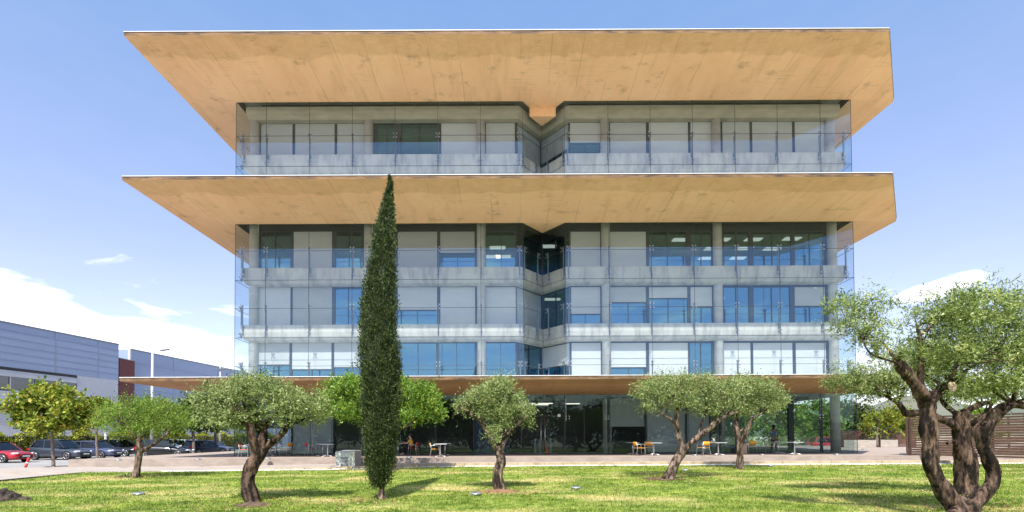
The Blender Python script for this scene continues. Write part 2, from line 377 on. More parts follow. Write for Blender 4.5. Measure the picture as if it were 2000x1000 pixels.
M_WGRAV = mat('white_gravel', (.62, .57, .50), .9, (.85, .82, .78), 9, bump=1, bscale=30)
M_EDGE = mat('edging_shade_and_soil', (.05, .042, .035), .9)  # near black: painted shadow of the edging, also real planter soil
def sheet(name, poly, z, m):
    mb = MB(); mb.add([(x, y, z) for x, y in poly], [list(range(len(poly)))]); return tag(mb.build(name, m), kind='structure')
sheet('ground', [(-1500, -1500), (1500, -1500), (1500, 3000), (-1500, 3000)], -.12, M_GROUND)
sheet('parking_lot', [(-44, -10), (-23.9, 12), (-23.9, 110), (-44, 110)], -.05, M_ASPH)
# lawn, a gently rising grid cut along its edges
def xfront(y):   # left edge of lawn at depth y (from the pavement's edging and its shadow line)
    a = Pz(0, 941, .05); b = Pz(163, 923, .1)
    return a.x+(b.x-a.x)*(y-a.y)/(b.y-a.y)
E0 = Pz(163, 923, .1)
PF = [(E0.x, E0.y), (Pz(640, 917.5, .11).x, Pz(640, 917.5, .11).y), (-2.4, 26.7), (8, 27.0), (60, 27.0)]     # path front edge
def yback(x):
    for (a, b), (c, d) in zip(PF, PF[1:]):
        if a <= x <= c: return b+(d-b)*(x-a)/(c-a)
    return PF[0][1] if x < PF[0][0] else PF[-1][1]
mb = MB(); xs = np.linspace(-60, 60, 121); ys = np.linspace(-6, 27, 34)
idx = {}
lv = []; lf = []
LX0 = lambda y: max(xfront(y), -58)
for j, y in enumerate(np.linspace(0, 1, 40)):
    for i, x in enumerate(np.linspace(0, 1, 90)):
        # left boundary runs along the edging
        Yt = -6+y*33
        xl = xfront(min(Yt, E0.y)) if Yt > 4 else xfront(4)
        X = xl+(45-xl)*x
        Ym = yback(X); Yv = min(-6+y*33.2, Ym)
        lv.append((X, Yv, lawn_z(X, Yv)))
for j in range(39):
    for i in range(89):
        a = j*90+i; q = [a, a+1, a+91, a+90]
        lf.append(q)
mb.add(lv, lf, 0, True); tag(mb.build('lawn', M_LAWN), kind='structure')
# grass blades
nb = 260000
yy = 9.5+(18.0)*rng.random(nb)**1.7; xx = (rng.random(nb)*2.3-1.12)*yy
keep = np.array([ (x > xfront(min(y, E0.y))+.05) and (y < yback(x)-.03) for x, y in zip(xx, yy)])
xx = xx[keep]; yy = yy[keep]; nb = len(xx)
t = np.clip((yy-13)/13, 0, 1); zz = .11*t*t*(3-2*t)
patch = np.sin(xx*1.7+np.sin(yy*2.1)*1.3)*np.sin(yy*2.9+np.sin(xx*1.1))*.5+.5
ht = (.018+.035*rng.random(nb))*(.55+.9*patch)*(1+.02*(yy-10)); wd = .005+.00045*yy
an = rng.random(nb)*6.283; ln = rng.normal(0, .35, (nb, 2))
V = np.zeros((nb, 3, 3)); ca = np.cos(an)*wd; sa = np.sin(an)*wd
V[:, 0] = np.stack([xx-ca, yy-sa, zz], 1); V[:, 1] = np.stack([xx+ca, yy+sa, zz], 1)
V[:, 2] = np.stack([xx+ln[:, 0]*ht, yy+ln[:, 1]*ht, zz+ht], 1)
def blade_m():
    m = M_LAWN.copy(); m.name = 'grass_blade'; n = m.node_tree.nodes; l = m.node_tree.links; p = n['Principled BSDF']
    src = p.inputs['Base Color'].links[0].from_socket
    g = n.new('ShaderNodeNewGeometry'); r = n.new('ShaderNodeMapRange'); l.new(g.outputs['Random Per Island'], r.inputs[0]); r.inputs[3].default_value = .55; r.inputs[4].default_value = 1.5
    q = n.new('ShaderNodeVectorMath'); q.operation = 'SCALE'; l.new(src, q.inputs[0]); l.new(r.outputs[0], q.inputs['Scale']); l.new(q.outputs[0], p.inputs['Base Color'])
    for x in list(p.inputs['Normal'].links): l.remove(x)
    tl = n.new('ShaderNodeBsdfTranslucent'); mx_ = n.new('ShaderNodeMixShader'); mx_.inputs[0].default_value = .3
    l.new(q.outputs[0], tl.inputs[0]); l.new(p.outputs[0], mx_.inputs[1]); l.new(tl.outputs[0], mx_.inputs[2]); l.new(mx_.outputs[0], n['Material Output'].inputs[0])
    return m
tag(quads('grass', V, blade_m()), 'short sunlit grass blades covering the front lawn', 'grass', kind='stuff')

# deck, lower path, pavements
ZD = .52; YG = 32.26; YDK = 27.9; XDL = Pz(152, 897, ZD).x
mb = MB(); mb.box(XDL, 60, YDK, 62, -.1, ZD); tag(mb.build('deck', [M_DECK]), kind='structure')
mb = MB(); mb.box(XDL-.02, 60, YDK-.22, YDK-.003, -.1, ZD+.012); tag(mb.build('deck_kerb', M_KERBC), kind='structure')
def path_z(x): return .12+max(0, min(1, (x+19)/16))*.17
mb = MB(); v = []; f = []
pts = [(-40.0, 22.9)]+PF; pts = [(XDL-3.0, E0.y+.2)]+PF
dense = []
for (a, b), (c, d) in zip(pts, pts[1:]):
    k = max(2, int((c-a)/1.0))
    for i in range(k): dense.append((a+(c-a)*i/k, b+(d-b)*i/k))
dense.append(pts[-1])
for x, y in dense: v += [(x, y, path_z(x)), (x, YDK-.225, path_z(x)), (x, y, -.05)]
for i in range(len(dense)-1):
    a = 3*i; b = a+3
    f += [[a, b, b+1, a+1], [a+2, b+2, b, a]]
mb.add(v, f); tag(mb.build('path', M_PAVE), kind='structure')
# rough stone kerb along the front of the path, block by block in one run
mb = MB(); x = -12.0
while x < 30:
    L = random.uniform(.9, 1.5); y = yback(x+L/2)
    mb.box(x, x+L-.015, y-.10, y+.12, 0, path_z(x)+random.uniform(.0, .012)+.003); x += L
tag(mb.build('stone_kerb', M_STONE, bevel=.012), kind='structure')
mb = MB(); v = []; f = []
xs = np.arange(-16, 30, .35)
for i, x in enumerate(xs):
    y = yback(x); w = (.06+random.uniform(0, .16))*min(1, max(.05, (x+16)/9)); v += [(x, y-.10, .16), (x, y-.14-w, .118)]
for i in range(len(xs)-1): f.append([2*i, 2*i+1, 2*i+3, 2*i+2])
mb.add(v, f, 0, True); tag(mb.build('gravel_strip', M_WGRAV), kind='structure')
# left pavement (pale) between lawn edging and the parking
a = Pz(0, 941, .05); b = E0
dx, dy = (a.x-b.x), (a.y-b.y)
far = (b.x+dx*2.6, b.y+dy*2.6)
c0 = Pz(0, 920, 0); 
poly = [(b.x, b.y), (XDL-3.0, b.y+.2), (XDL-.3, YDK-.225), (XDL-.02, YDK), (XDL-.02, 62), (XDL-.9, 62), (XDL-2.2, Pz(105, 911, 0).y+1), (Pz(0, 921, 0).x, Pz(0, 921, 0).y), (Pz(0, 921, 0).x-8, Pz(0, 921, 0).y-4), far]
mb = MB(); mb.prism(poly[::-1], -.11, .05); tag(mb.build('pavement', M_PAVE), kind='structure')
mb = MB(); d = Vector((far[0]-b.x, far[1]-b.y, 0)); nrm = Vector((-d.y, d.x, 0)).normalized()
mb.obox(Vector((b.x, b.y, .05))+d/2, d/2, nrm*.05, Vector((0, 0, .07))); tag(mb.build('lawn_edging_shadow', M_EDGE), kind='structure')  # edging coloured dark to paint in its shadow along the lawn
mb = MB()
for i in range(13): mb.box(-36.8, -31.6, 33.3+2.45*i, 33.4+2.45*i, -.048, -.044)
tag(mb.build('parking_lines', M_FLASH), kind='structure')
# distant hills
mb = MB(); v = []; f = []
for i, az_ in enumerate(np.linspace(-60, 60, 80)):
    r_ = 900; h_ = 22+26*(math.sin(i*.31)+1)*.5+10*math.sin(i*.9)
    X = r_*math.sin(R(az_)); Y = r_*math.cos(R(az_)); v += [(X*.8, Y*.8, -1), (X, Y, h_), (X*1.4, Y*1.4, -1)]
for i in range(79): a_ = 3*i; f += [[a_, a_+3, a_+4, a_+1], [a_+1, a_+4, a_+5, a_+2]]
mb.add(v, f, 0, True); tag(mb.build('hills', mat('hillside', (.10, .13, .09), .9, (.16, .15, .10), .01)), kind='structure')

# ------------------------------------------------------------ the office building
YF = 27.2
BLD = thing('office_building', 'wide office building with three orange concrete overhanging roofs and a glass outer skin', 'building', (2.3, 33, ZD))
zr_top = P(1060, 197, YG).z; zr_mid = P(1060, 435, YG).z; zr_low = P(1060, 771, YG).z
zf_top = P(1000, 58.5, YF).z; zf_mid = P(1000, 340.5, YF).z; zf_low = P(1000, 733.5, YF).z
XL = P(461, 300, YG).x; XR = P(1663, 300, YG).x
nL = P(1021.5, 435, YG).x; nR = P(1103.5, 435, YG).x; nA = P(1059.5, 452, 33.9).x
YB = 52.0
G = [(XL, YB), (XL, YG), (nL, YG), (nA, 33.9), (nR, YG), (XR, YG), (XR, YB)]      # glass line; building on the left hand... (+d goes in)
if offset(G, 1.0)[1][1] < YG: G_SIGN = -1
else: G_SIGN = 1
_off = offset
def offset(path, d, _o=_off): return _o(path, d*G_SIGN)
def roof(zf, zr, zin, step, ztop=None, label=None):
    FL = (P(236 if zf < 20 else 241, 0, YF).x, YF); 
    outer = [(-20.62, YB+3.5), (-20.62, YF), (20.78, YF), (25.36, 32.95), (24.62, YB+3.5)]
    inner = offset(G, 0.02)
    fas = .21
    c = MB()
    # soffit
    O = [Vector((x, y, zf-fas)) for x, y in outer]; I = [Vector((x, y, zr)) for x, y in inner]
    # front
    c.add([O[1], O[2], I[5], I[4], I[2], I[1]], [[0, 1, 2, 3, 4, 5]])
    c.add([O[0], O[1], I[1], I[0]], [[0, 1, 2, 3]])
    c.add([O[2], O[3], I[5]], [[0, 1, 2]]); c.add([O[3], O[4], I[6], I[5]], [[0, 1, 2, 3]])
    if step:
        # the slope runs on into the notch, then steps down to a lower flat tip
        t_ = .36; sl = (zr-(zf-fas))/(YG-YF)
        a = I[2].lerp(I[3], t_); b_ = I[4].lerp(I[3], t_); a.z = b_.z = zr+sl*(a.y-YG)
        c.add([I[2], I[4], b_, a], [[0, 1, 2, 3]])
        dz = .58; a2 = a-Vector((0, 0, dz)); b2 = b_-Vector((0, 0, dz)); t2 = Vector((I[3].x, I[3].y, a2.z))
        c.add([a, b_, b2, a2], [[0, 1, 2, 3]]); c.add([a2, b2, t2], [[0, 1, 2]])
        up_ = Vector((0, 0, zin-a2.z))
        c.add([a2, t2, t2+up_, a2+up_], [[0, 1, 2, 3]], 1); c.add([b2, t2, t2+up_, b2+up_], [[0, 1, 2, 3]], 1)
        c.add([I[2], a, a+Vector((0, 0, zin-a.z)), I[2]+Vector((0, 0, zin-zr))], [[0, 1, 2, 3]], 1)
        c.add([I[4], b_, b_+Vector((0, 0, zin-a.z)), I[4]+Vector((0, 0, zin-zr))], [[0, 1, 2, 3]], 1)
    else:
        c.add([I[2], I[4], I[3]], [[0, 1, 2]])
    # inner upstand and recessed ceiling, coloured near black for the shade inside
    Iu = [Vector((x, y, zin)) for x, y in inner]
    for k in range(6):
        if step and k in (2, 3): continue
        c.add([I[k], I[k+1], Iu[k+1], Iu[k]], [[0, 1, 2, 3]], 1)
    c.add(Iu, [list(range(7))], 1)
    o = c.build('roof_slab' if step else 'canopy_slab', [M_SOFL if zf < 8 else M_SOF, M_RECSHADE], BLD)
    if label: o['label'] = label
    # fascia and flashing
    fb = MB(); pl = [outer[0], outer[1], outer[2], outer[3], outer[4]]
    for k in range(4):
        (x0, y0), (x1, y1) = pl[k], pl[k+1]
        fb.add([(x0, y0, zf-fas), (x1, y1, zf-fas), (x1, y1, zf-.035), (x0, y0, zf-.035)], [[0, 1, 2, 3]])
    attach(fb.build('fascia', M_FAS), None).parent = o
    fl = MB()
    for k in range(4):
        (x0, y0), (x1, y1) = pl[k], pl[k+1]; t_ = Vector((x1-x0, y1-y0, 0)).normalized(); nn = Vector((t_.y, -t_.x, 0))
        if nn.dot(Vector(((x0+x1)/2-2, (y0+y1)/2-40, 0))) < 0: nn = -nn
        a = Vector((x0, y0, zf)); b = Vector((x1, y1, zf))
        fl.add([a+nn*.03-Vector((0, 0, .025)), b+nn*.03-Vector((0, 0, .025)), b+nn*.03+Vector((0, 0, .012)), a+nn*.03+Vector((0, 0, .012)), b-nn*.15+Vector((0, 0, .012)), a-nn*.15+Vector((0, 0, .012))], [[0, 1, 2, 3], [3, 2, 4, 5]])
    fl.build('flashing', M_FLASH).parent = o
    tp = MB(); tp.add([(x, y, zf-.01) for x, y in pl], [[0, 1, 2, 3, 4]]); tp.build('roof_surface', M_ROOF).parent = o
roof(zf_top, zr_top, zr_top+.85, True, label='uppermost roof slab with a stepped notch over the recessed corner')
roof(zf_mid, zr_mid, zr_mid+.32, False, label='middle overhanging slab between the fourth storey and the top storey')
roof(zf_low, zr_low, zr_low+.25, False, label='lowest canopy slab above the ground floor')
# parapets: (top y, bottom y) seen at the left third
YP = YG+.26
levels = []
for nm, yt, yb in (('top', 301.5, 338), ('four', 522.5, 554.5), ('three', 634, 665.5)):
    zt = P(700, yt, YP).z; zb = P(700, yb, YP).z; levels.append((zt, zb))
dlev = levels[1][0]-levels[2][0]
z2 = (levels[2][0]-dlev, levels[2][1]-dlev); z5 = (levels[1][0]+dlev, levels[1][1]+dlev)
def parapet(zt, zb):
    h = zt-zb
    prof = [(.26, zt), (.24, zt-.1), (.245, zt-h*.45), (.30, zt-h*.72), (.44, zt-h*.92), (.66, zb), (1.6, zb), (1.6, zt-h*.55), (.56, zt-h*.55), (.56, zt)]
    m_ = MB(); m_.sweep(G, prof); return m_.build('parapet', M_CONCS, BLD)
for zt, zb in levels+[z2]: parapet(zt, zb)
# beam below the uppermost roof
zb1 = P(600, 208.5, YG+.42).z; zb0 = P(600, 232, YG+.42).z
m_ = MB(); m_.sweep(G, [(.42, zb1), (.40, zb1-.3), (.44, zb0+.22), (.56, zb0+.02), (1.5, zb0), (1.5, zb1)]); m_.build('beam', M_CONCW, BLD)
m_ = MB(); m_.sweep(G, [(1.1, zb1+.003), (1.3, zb1+.003), (1.3, zr_top+.84), (1.1, zr_top+.84)]); m_.sweep(G, [(1.1, zr_mid-.1), (1.3, zr_mid-.1), (1.3, zr_mid+.31), (1.1, zr_mid+.31)]); m_.build('recess_shade_fill', M_RECSHADE, BLD)  # added dark fill behind the slots, painted as deep shade
# floor slabs / ceilings / core
GI = offset(G, 1.15)
flo = [ZD+.0]+[z[1] for z in (z2, levels[2], levels[1], z5, levels[0])]
for i, z in enumerate(flo[1:]):
    m_ = MB(); m_.prism([(x, y) for x, y in GI], z+.02, z+.38); m_.build('floor_slab', M_INTC, BLD)
core = MB(); core.box(GI[0][0]+1.5, GI[6][0]-1.5, 40.5, YB-1, z2[1]+.4, zr_top+.5); core.build('core_wall', M_INT, BLD)
core = MB(); core.box(GI[0][0]+1.5, 12.6, 41.5, YB-1, ZD, z2[1]-.02); core.build('core_wall', M_INT, BLD)
m_ = MB(); m_.prism([(x, y) for x, y in offset(G, .04)], ZD-.2, ZD+.004); m_.build('ground_floor', M_INTF, BLD)
# columns
YC = 33.1; cols = [P(p, 400, YC).x for p in (497, 720, 939.5, 1182, 1400, 1623)]
for x in cols:
    m_ = MB(); m_.lathe([(.285, ZD), (.285, zb0+.1)], (x, YC, 0), 24)
    for zt, zb in levels+[z2, z5]: pass
    m_.build('column', M_CONC, BLD)
    m_ = MB()
# windows
YW = YG+1.0
def window(x0, x1, ox0, ox1, zt, zb, zl, kind, zbl=None, Y=YW, mid=True, bm=M_BLIND, fr=.035, tf=None):
    """pane between x0 and x1; frame fills out to ox0, ox1 and up to the lintel zl; tf maps (x, dy, z)"""
    T = tf or (lambda x, d, z: (x, Y+d, z))
    def bx(m, a, b, c, d, z0, z1):
        v = [T(x, y, z) for x in (a, b) for y in (c, d) for z in (z0, z1)]
        m.add(v, [(0, 1, 3, 2), (4, 6, 7, 5), (0, 4, 5, 1), (2, 3, 7, 6), (0, 2, 6, 4), (1, 5, 7, 3)])
    f_ = MB()
    bx(f_, ox0, x0+fr, -.05, .08, zb, zl); bx(f_, x1-fr, ox1, -.05, .08, zb, zl)
    bx(f_, x0+fr, x1-fr, -.05, .08, zt-fr, zl); bx(f_, x0+fr, x1-fr, -.05, .08, zb, zb+fr)
    w_ = None
    if mid and (kind == 'c' or (zbl is not None and zbl > zb+.15)):
        xm = (x0+x1)/2; bx(f_, xm-.02, xm+.02, -.03, .05, zb+fr, (zt if kind == 'c' else zbl)-.02)
    if kind == 'b' and zbl is not None and zbl > zb+.15: bx(f_, x0+fr, x1-fr, -.035, .05, zbl-.07, zbl-.01)
    w_ = f_.build('window', M_FRAME, BLD)
    g_ = MB(); g_.add([T(x0+fr, .03, zb+fr), T(x1-fr, .03, zb+fr), T(x1-fr, .03, zt-fr), T(x0+fr, .03, zt-fr)], [[0, 1, 2, 3]]); g_.build('pane', M_WIN).parent = w_
    w_.children[-1].matrix_parent_inverse = Matrix.Identity(4)
    if kind == 'b' or zbl is not None:
        zz_ = zbl if zbl is not None else zb+.0
        b_ = MB(); bx(b_, x0+fr*.6, x1-fr*.6, -.028, -.012, max(zz_, zb+.003), zt-fr+.03); o_ = b_.build('blind', bm); o_.parent = w_
    return w_
rows = {
 'top': (233, 302, [('b', 509, 573), ('b', 576, 655), ('b', 658, 713), None, ('c', 736, 775), ('c', 782, 857), ('b', 861, 933), None, ('b', 948, 1012)],
                   [('b', 1112, 1173, 279), None, ('b', 1190, 1262), ('b', 1266, 1344), ('b', 1347, 1393), None, ('b', 1409, 1464), ('b', 1467, 1547), ('b', 1550, 1611)]),
 'four': (452, 523, [('c', 507, 569), ('b', 573, 650), ('c', 655, 709), None, ('c', 734, 771), ('b', 776, 855), ('b', 859, 928, 494), None, ('c', 948, 1010)],
                   [('b', 1112, 1173), None, ('b', 1190, 1262), ('c', 1266, 1340), ('c', 1347, 1390), None, ('c', 1412, 1462), ('c', 1469, 1545), ('c', 1550, 1611)]),
 'three': (560, 634, [('b', 503, 569), ('b', 571, 650), ('c', 654, 707), None, ('c', 734, 771), ('b', 776, 855, 605), ('b', 859, 929), None, ('b', 947, 1010)],
                   [('b', 1112, 1173, 613), None, ('b', 1191, 1262, 590), ('b', 1266, 1343, 582), ('b', 1347, 1391, 599), None, ('c', 1411, 1463), ('c', 1470, 1543), ('b', 1550, 1611, 598)]),
 'two': (669, 738, [('b', 503, 567, 712), ('b', 570, 649, 721), ('b', 652, 705, 717), None, ('c', 730, 775), ('c', 780, 853), ('c', 856, 928), None, ('c', 946, 1010)],
                   [('b', 1111, 1174), None, ('b', 1192, 1262, 717), ('b', 1266, 1344), ('c', 1346, 1391), None, ('b', 1412, 1466), ('b', 1469, 1548), ('b', 1552, 1613)]),
}
floor_of = {'top': (levels[0][0], zb0), 'four': (levels[1][0], zr_mid+.30), 'three': (levels[2][0], levels[1][1]), 'two': (z2[0], levels[2][1])}
def col_at(px): 
    return min(cols, key=lambda c: abs(c-P(px, 400, YC).x))
GW = offset(G, 1.0)
for nm, (yt, yb, left, right) in rows.items():
    zbot, zlin = floor_of[nm]
    for side in (left, right):
        n_ = len(side)
        for i, w in enumerate(side):
            if w is None: continue
            kind, a, b = w[:3]; yb_ = w[3] if len(w) > 3 else None
            xa = P(a, yt, YW).x; xb = P(b, yt, YW).x
            prv = side[i-1] if i > 0 else None; nxt = side[i+1] if i+1 < n_ else None
            oa = (P(prv[2], yt, YW).x+xa)/2 if prv else (P((a+(side[i-2][2] if i > 1 else a-16))/2, yt, YW).x)
            ob = (P(nxt[1], yt, YW).x+xb)/2 if nxt else (P((b+(side[i+2][1] if i+2 < n_ else b+14))/2, yt, YW).x)
            if side is left and i == n_-1: ob = GW[2][0]
            if side is right and i == 0: oa = GW[4][0]
            zt_ = P((a+b)/2, yt, YW).z
            zbl = P((a+b)/2, yb_, YW).z if yb_ else (P(a, 455, YW).z if False else None)
            o_ = window(xa, xb, oa, ob, zt_, zbot, zlin, kind, zbl)
    # the two faces of the notch
    for k, (p0, p1) in enumerate(((GW[2], GW[3]), (GW[3], GW[4]))):
        a = Vector((p0[0], p0[1], 0)); b = Vector((p1[0], p1[1], 0)); t_ = (b-a); L = t_.length; t_.normalize(); n_ = Vector((-t_.y, t_.x, 0))
        tf = lambda x, d, z, a=a, t_=t_, n_=n_: tuple(a+t_*x+n_*d+Vector((0, 0, z)))
        zt_ = P(1010, yt, YW).z
        kd, zb_ = {'top': (('b', None), ('b', zbot+(zt_-zbot)*.30)), 'four': (('c', None), ('c', None)), 'three': (('b', None), ('c', None)), 'two': (('c', None), ('b', zbot+(zt_-zbot)*.45))}[nm][k]
        window(.06, L-.06, 0, L, zt_, zbot, zlin, kd, zb_, tf=tf, bm=M_BLINDG if nm == 'top' else M_BLIND)
# side and hidden storeys: plain glazed walls
m_ = MB()
for s_ in (0, 5):
    a = GW[s_]; b = GW[s_+1]
    for zt, zl in floor_of.values(): m_.box(a[0]-.03, a[0]+.03, YW+.3, YB-.5, zt, zl)
m_.build('side_glazing', M_WIN, BLD)
m_ = MB(); m_.sweep(G, [(1.0, z5[0]), (1.05, z5[0]), (1.05, levels[0][1]), (1.0, levels[0][1])]); m_.build('hidden_storey_glazing', M_WIN, BLD)
# ceiling lights in the fourth storey and a few on the lower floors
def lights(z, plist):
    for (x, y) in plist:
        m_ = MB(); m_.box(x-.55, x+.55, y-.28, y+.28, z-.045, z-.01); m_.build('ceiling_lamp', M_LIGHT, BLD)
zc4 = z5[1]+.015
lights(zc4, [(12.0, 34.9), (14.8, 34.9), (17.0, 34.9), (19.6, 34.8), (14.9, 36.6), (17.2, 36.6), (19.2, 36.7), (9.9, 37.3), (15.2, 38.6), (17.6, 38.6), (3.0, 36.0), (-1.0, 38.0), (-.2, 38.0), (-.6, 36.2)])
lights(levels[1][1]+.02, [(3.3, 36.4), (15, 36.5), (9.4, 37.0)])
# desks and monitors seen in the storeys
for (px, py, nm) in ((530, 520, 'four'), (690, 520, 'four'), (690, 630, 'three'), (800, 630, 'three'), (1130, 630, 'three'), (1215, 630, 'three'), (1285, 630, 'three'), (1365, 630, 'three'), (1435, 630, 'three'), (1500, 628, 'three'), (1570, 630, 'three'), (870, 724, 'two'), (965, 724, 'two'), (800, 730, 'two'), (525, 730, 'two'), (600, 730, 'two'), (1230, 730, 'two'), (1365, 725, 'two')):
    zt, zl = floor_of[nm]; x = P(px, py, 34.6).x; fz = zt-.75
    d_ = MB(); d_.box(x-.7, x+.7, 34.2, 34.9, zt+.02, zt+.05); d_.box(x-.68, x-.64, 34.2, 34.9, fz, zt+.02); d_.box(x+.64, x+.68, 34.2, 34.9, fz, zt+.02)
    d_.box(x-.28, x+.28, 34.42, 34.46, zt+.16, zt+.50); d_.box(x-.03, x+.03, 34.44, 34.5, zt+.05, zt+.2); d_.build('desk', M_DESK, BLD)
# glass skin in vertical panels
jx = [P(p, 300, YG).x for p in (520, 604, 688, 771.5, 855, 938.5)]; jx2 = [P(p, 300, YG).x for p in (1188, 1270.5, 1353, 1436, 1519, 1603)]
def vol(z0, z1, hz):
    segs = []
    xsl = [XL]+jx+[nL]; segs += [((a, YG), (b, YG)) for a, b in zip(xsl, xsl[1:])]
    segs += [((nL, YG), (nA, 33.9)), ((nA, 33.9), (nR, YG))]
    xsr = [nR]+jx2+[XR]; segs += [((a, YG), (b, YG)) for a, b in zip(xsr, xsr[1:])]
    yss = [YG+2.68*k for k in range(8)]
    segs += [((XL, b), (XL, a)) for a, b in zip(yss, yss[1:])]+[((XR, a), (XR, b)) for a, b in zip(yss, yss[1:])]
    J = MB()
    for a, b in segs:
        g_ = MB(); g_.add([(a[0], a[1], z0), (b[0], b[1], z0), (b[0], b[1], z1), (a[0], a[1], z1)], [[0, 1, 2, 3]]); g_.build('glass_panel', M_SKIN, BLD)
        J.bar((a[0], a[1], z0), (a[0], a[1], z1), .022, .022)
        for h_ in hz:
            J.bar((a[0], a[1], h_), (b[0], b[1], h_), .022, .022)
    J.build('glass_joints', M_JOINT, BLD)
    return segs
hzt = [P(1000, y, YG).z for y in (263.5, 323)]
vol(zf_mid+.05, zr_top-.01, hzt)
dz_ = levels[1][0]-levels[2][0]
h1 = P(1000, 488, YG).z; h2 = P(1000, 545, YG).z
segs = vol(zf_low+.05, zr_mid-.01, [h1, h2, h1-dz_, h2-dz_, h1-2*dz_])
# posts with spider fittings
def post(x, y, zt, n_=(0, -1)):
    """zt: parapet top beside it"""
    p_ = MB(); nx, ny = n_
    def Q(o, z, s_=0): return (x-nx*o-ny*s_, y-ny*o+nx*s_, z)
    p_.bar(Q(.13, zt-.78), Q(.13, zt+1.28), .055, .075)
    pts = [Q(.13, zt-.05), Q(.2, zt-.12), Q(.27, zt-.22), Q(.27, zt-.42), Q(.15, zt-.5)]
    for a, b in zip(pts, pts[1:]): p_.bar(a, b, .07, .09)
    o_ = p_.build('post', M_POST, BLD)
    for zz_ in (zt+1.09, zt-.63):
        s_ = MB()
        for sx_, sz_ in ((-1, -1), (-1, 1), (1, -1), (1, 1)):
            s_.bar(Q(.10, zz_), Q(.03, zz_+sz_*.13, sx_*.10), .03, .03); s_.bar(Q(.045, zz_+sz_*.13, sx_*.10), Q(-.012, zz_+sz_*.13, sx_*.10), .06, .06)
        s_.build('spider_fitting', M_STEEL).parent = o_
zl_list = [levels[0][0], levels[1][0], levels[2][0], z2[0]]
for zt in zl_list:
    for x in jx+jx2: post(x, YG, zt)
    for k in (1,):
        post(XL, YG+.55, zt, (-1, 0)); post(XR, YG+.55, zt, (1, 0)); post(XL, YG+3.2, zt, (-1, 0)); post(XR, YG+3.2, zt, (1, 0))
        post(XL+.42, YG, zt); post(XR-.42, YG, zt); post(nL-.22, YG, zt); post(nR+.22, YG, zt)
        for (p0, p1) in (((nL, YG), (nA, 33.9)), ((nA, 33.9), (nR, YG))):
            t_ = Vector((p1[0]-p0[0], p1[1]-p0[1])).normalized(); n_ = (t_.y, -t_.x)
            for q in (.14, .82): post(p0[0]+(p1[0]-p0[0])*(q if p0[0] == nL else 1-q), p0[1]+(p1[1]-p0[1])*(q if p0[0] == nL else 1-q), zt, n_)
# ground floor: outer glazing, panels, doors, blinds
zg1 = zr_low+.24
def gx(p): return P(p, 830, YG).x
gj = [458, 540, 565, 606, 647, 703, 775, 850, 925, 995, 1018]; gj2 = [1103.5, 1141, 1192, 1264, 1345, 1391, 1436, 1519, 1603, 1668]
J = MB()
for lst in (gj, gj2):
    for a, b in zip(lst, lst[1:]):
        g_ = MB(); g_.add([(gx(a), YG, ZD+.03), (gx(b), YG, ZD+.03), (gx(b), YG, zr_low), (gx(a), YG, zr_low)], [[0, 1, 2, 3]]); g_.build('glass_panel', M_SKING, BLD)
        J.bar((gx(a), YG, ZD), (gx(a), YG, zr_low), .025, .025)
J.bar((XR, YG, ZD), (XR, YG, zr_low), .025, .025); J.box(XL, gx(1018), YG-.02, YG+.02, ZD, ZD+.03); J.box(gx(1103.5), XR, YG-.02, YG+.02, ZD, ZD+.03)
J.box(gx(560), gx(1612), YG+.02, YG+.5, zr_low-.22, zr_low-.01)
J.build('glass_joints', M_JOINT, BLD)
for X_ in (XL, XR):
    g_ = MB(); g_.add([(X_, YG, ZD+.01), (X_, YB, ZD+.01), (X_, YB, zr_low), (X_, YG, zr_low)], [[0, 1, 2, 3]]); g_.build('glass_panel', M_SKING, BLD)
# blue solid panel and concrete-grey panel behind glass
m_ = MB(); m_.box(gx(925), gx(995), YG+.06, YG+.16, ZD+.01, zr_low); m_.build('solid_panel', M_BLUEP, BLD)
def gblind(a, b, y=None, m=M_BLINDG):
    zb_ = P((a+b)/2, y, YG+.5).z if y else ZD+.12
    m_ = MB(); m_.box(gx(a), gx(b), YG+.42, YG+.45, zb_, zr_low-.2); m_.build('blind', m, BLD)
gblind(566, 605.5); gblind(606.5, 647); gblind(1193, 1262, 833); gblind(1266, 1343); gblind(1346, 1391)
F_ = MB()
for a in (565, 648, 703, 775, 850, 925, 1191, 1264, 1344.5, 1392, 1412, 1550, 1612): F_.box(gx(a)-.06, gx(a)+.06, YG+.35, YG+.5, ZD, zr_low)
F_.box(gx(1546), gx(1556), YG+.3, YG+.5, ZD, zr_low); F_.build('mullions', M_FRAME, BLD)
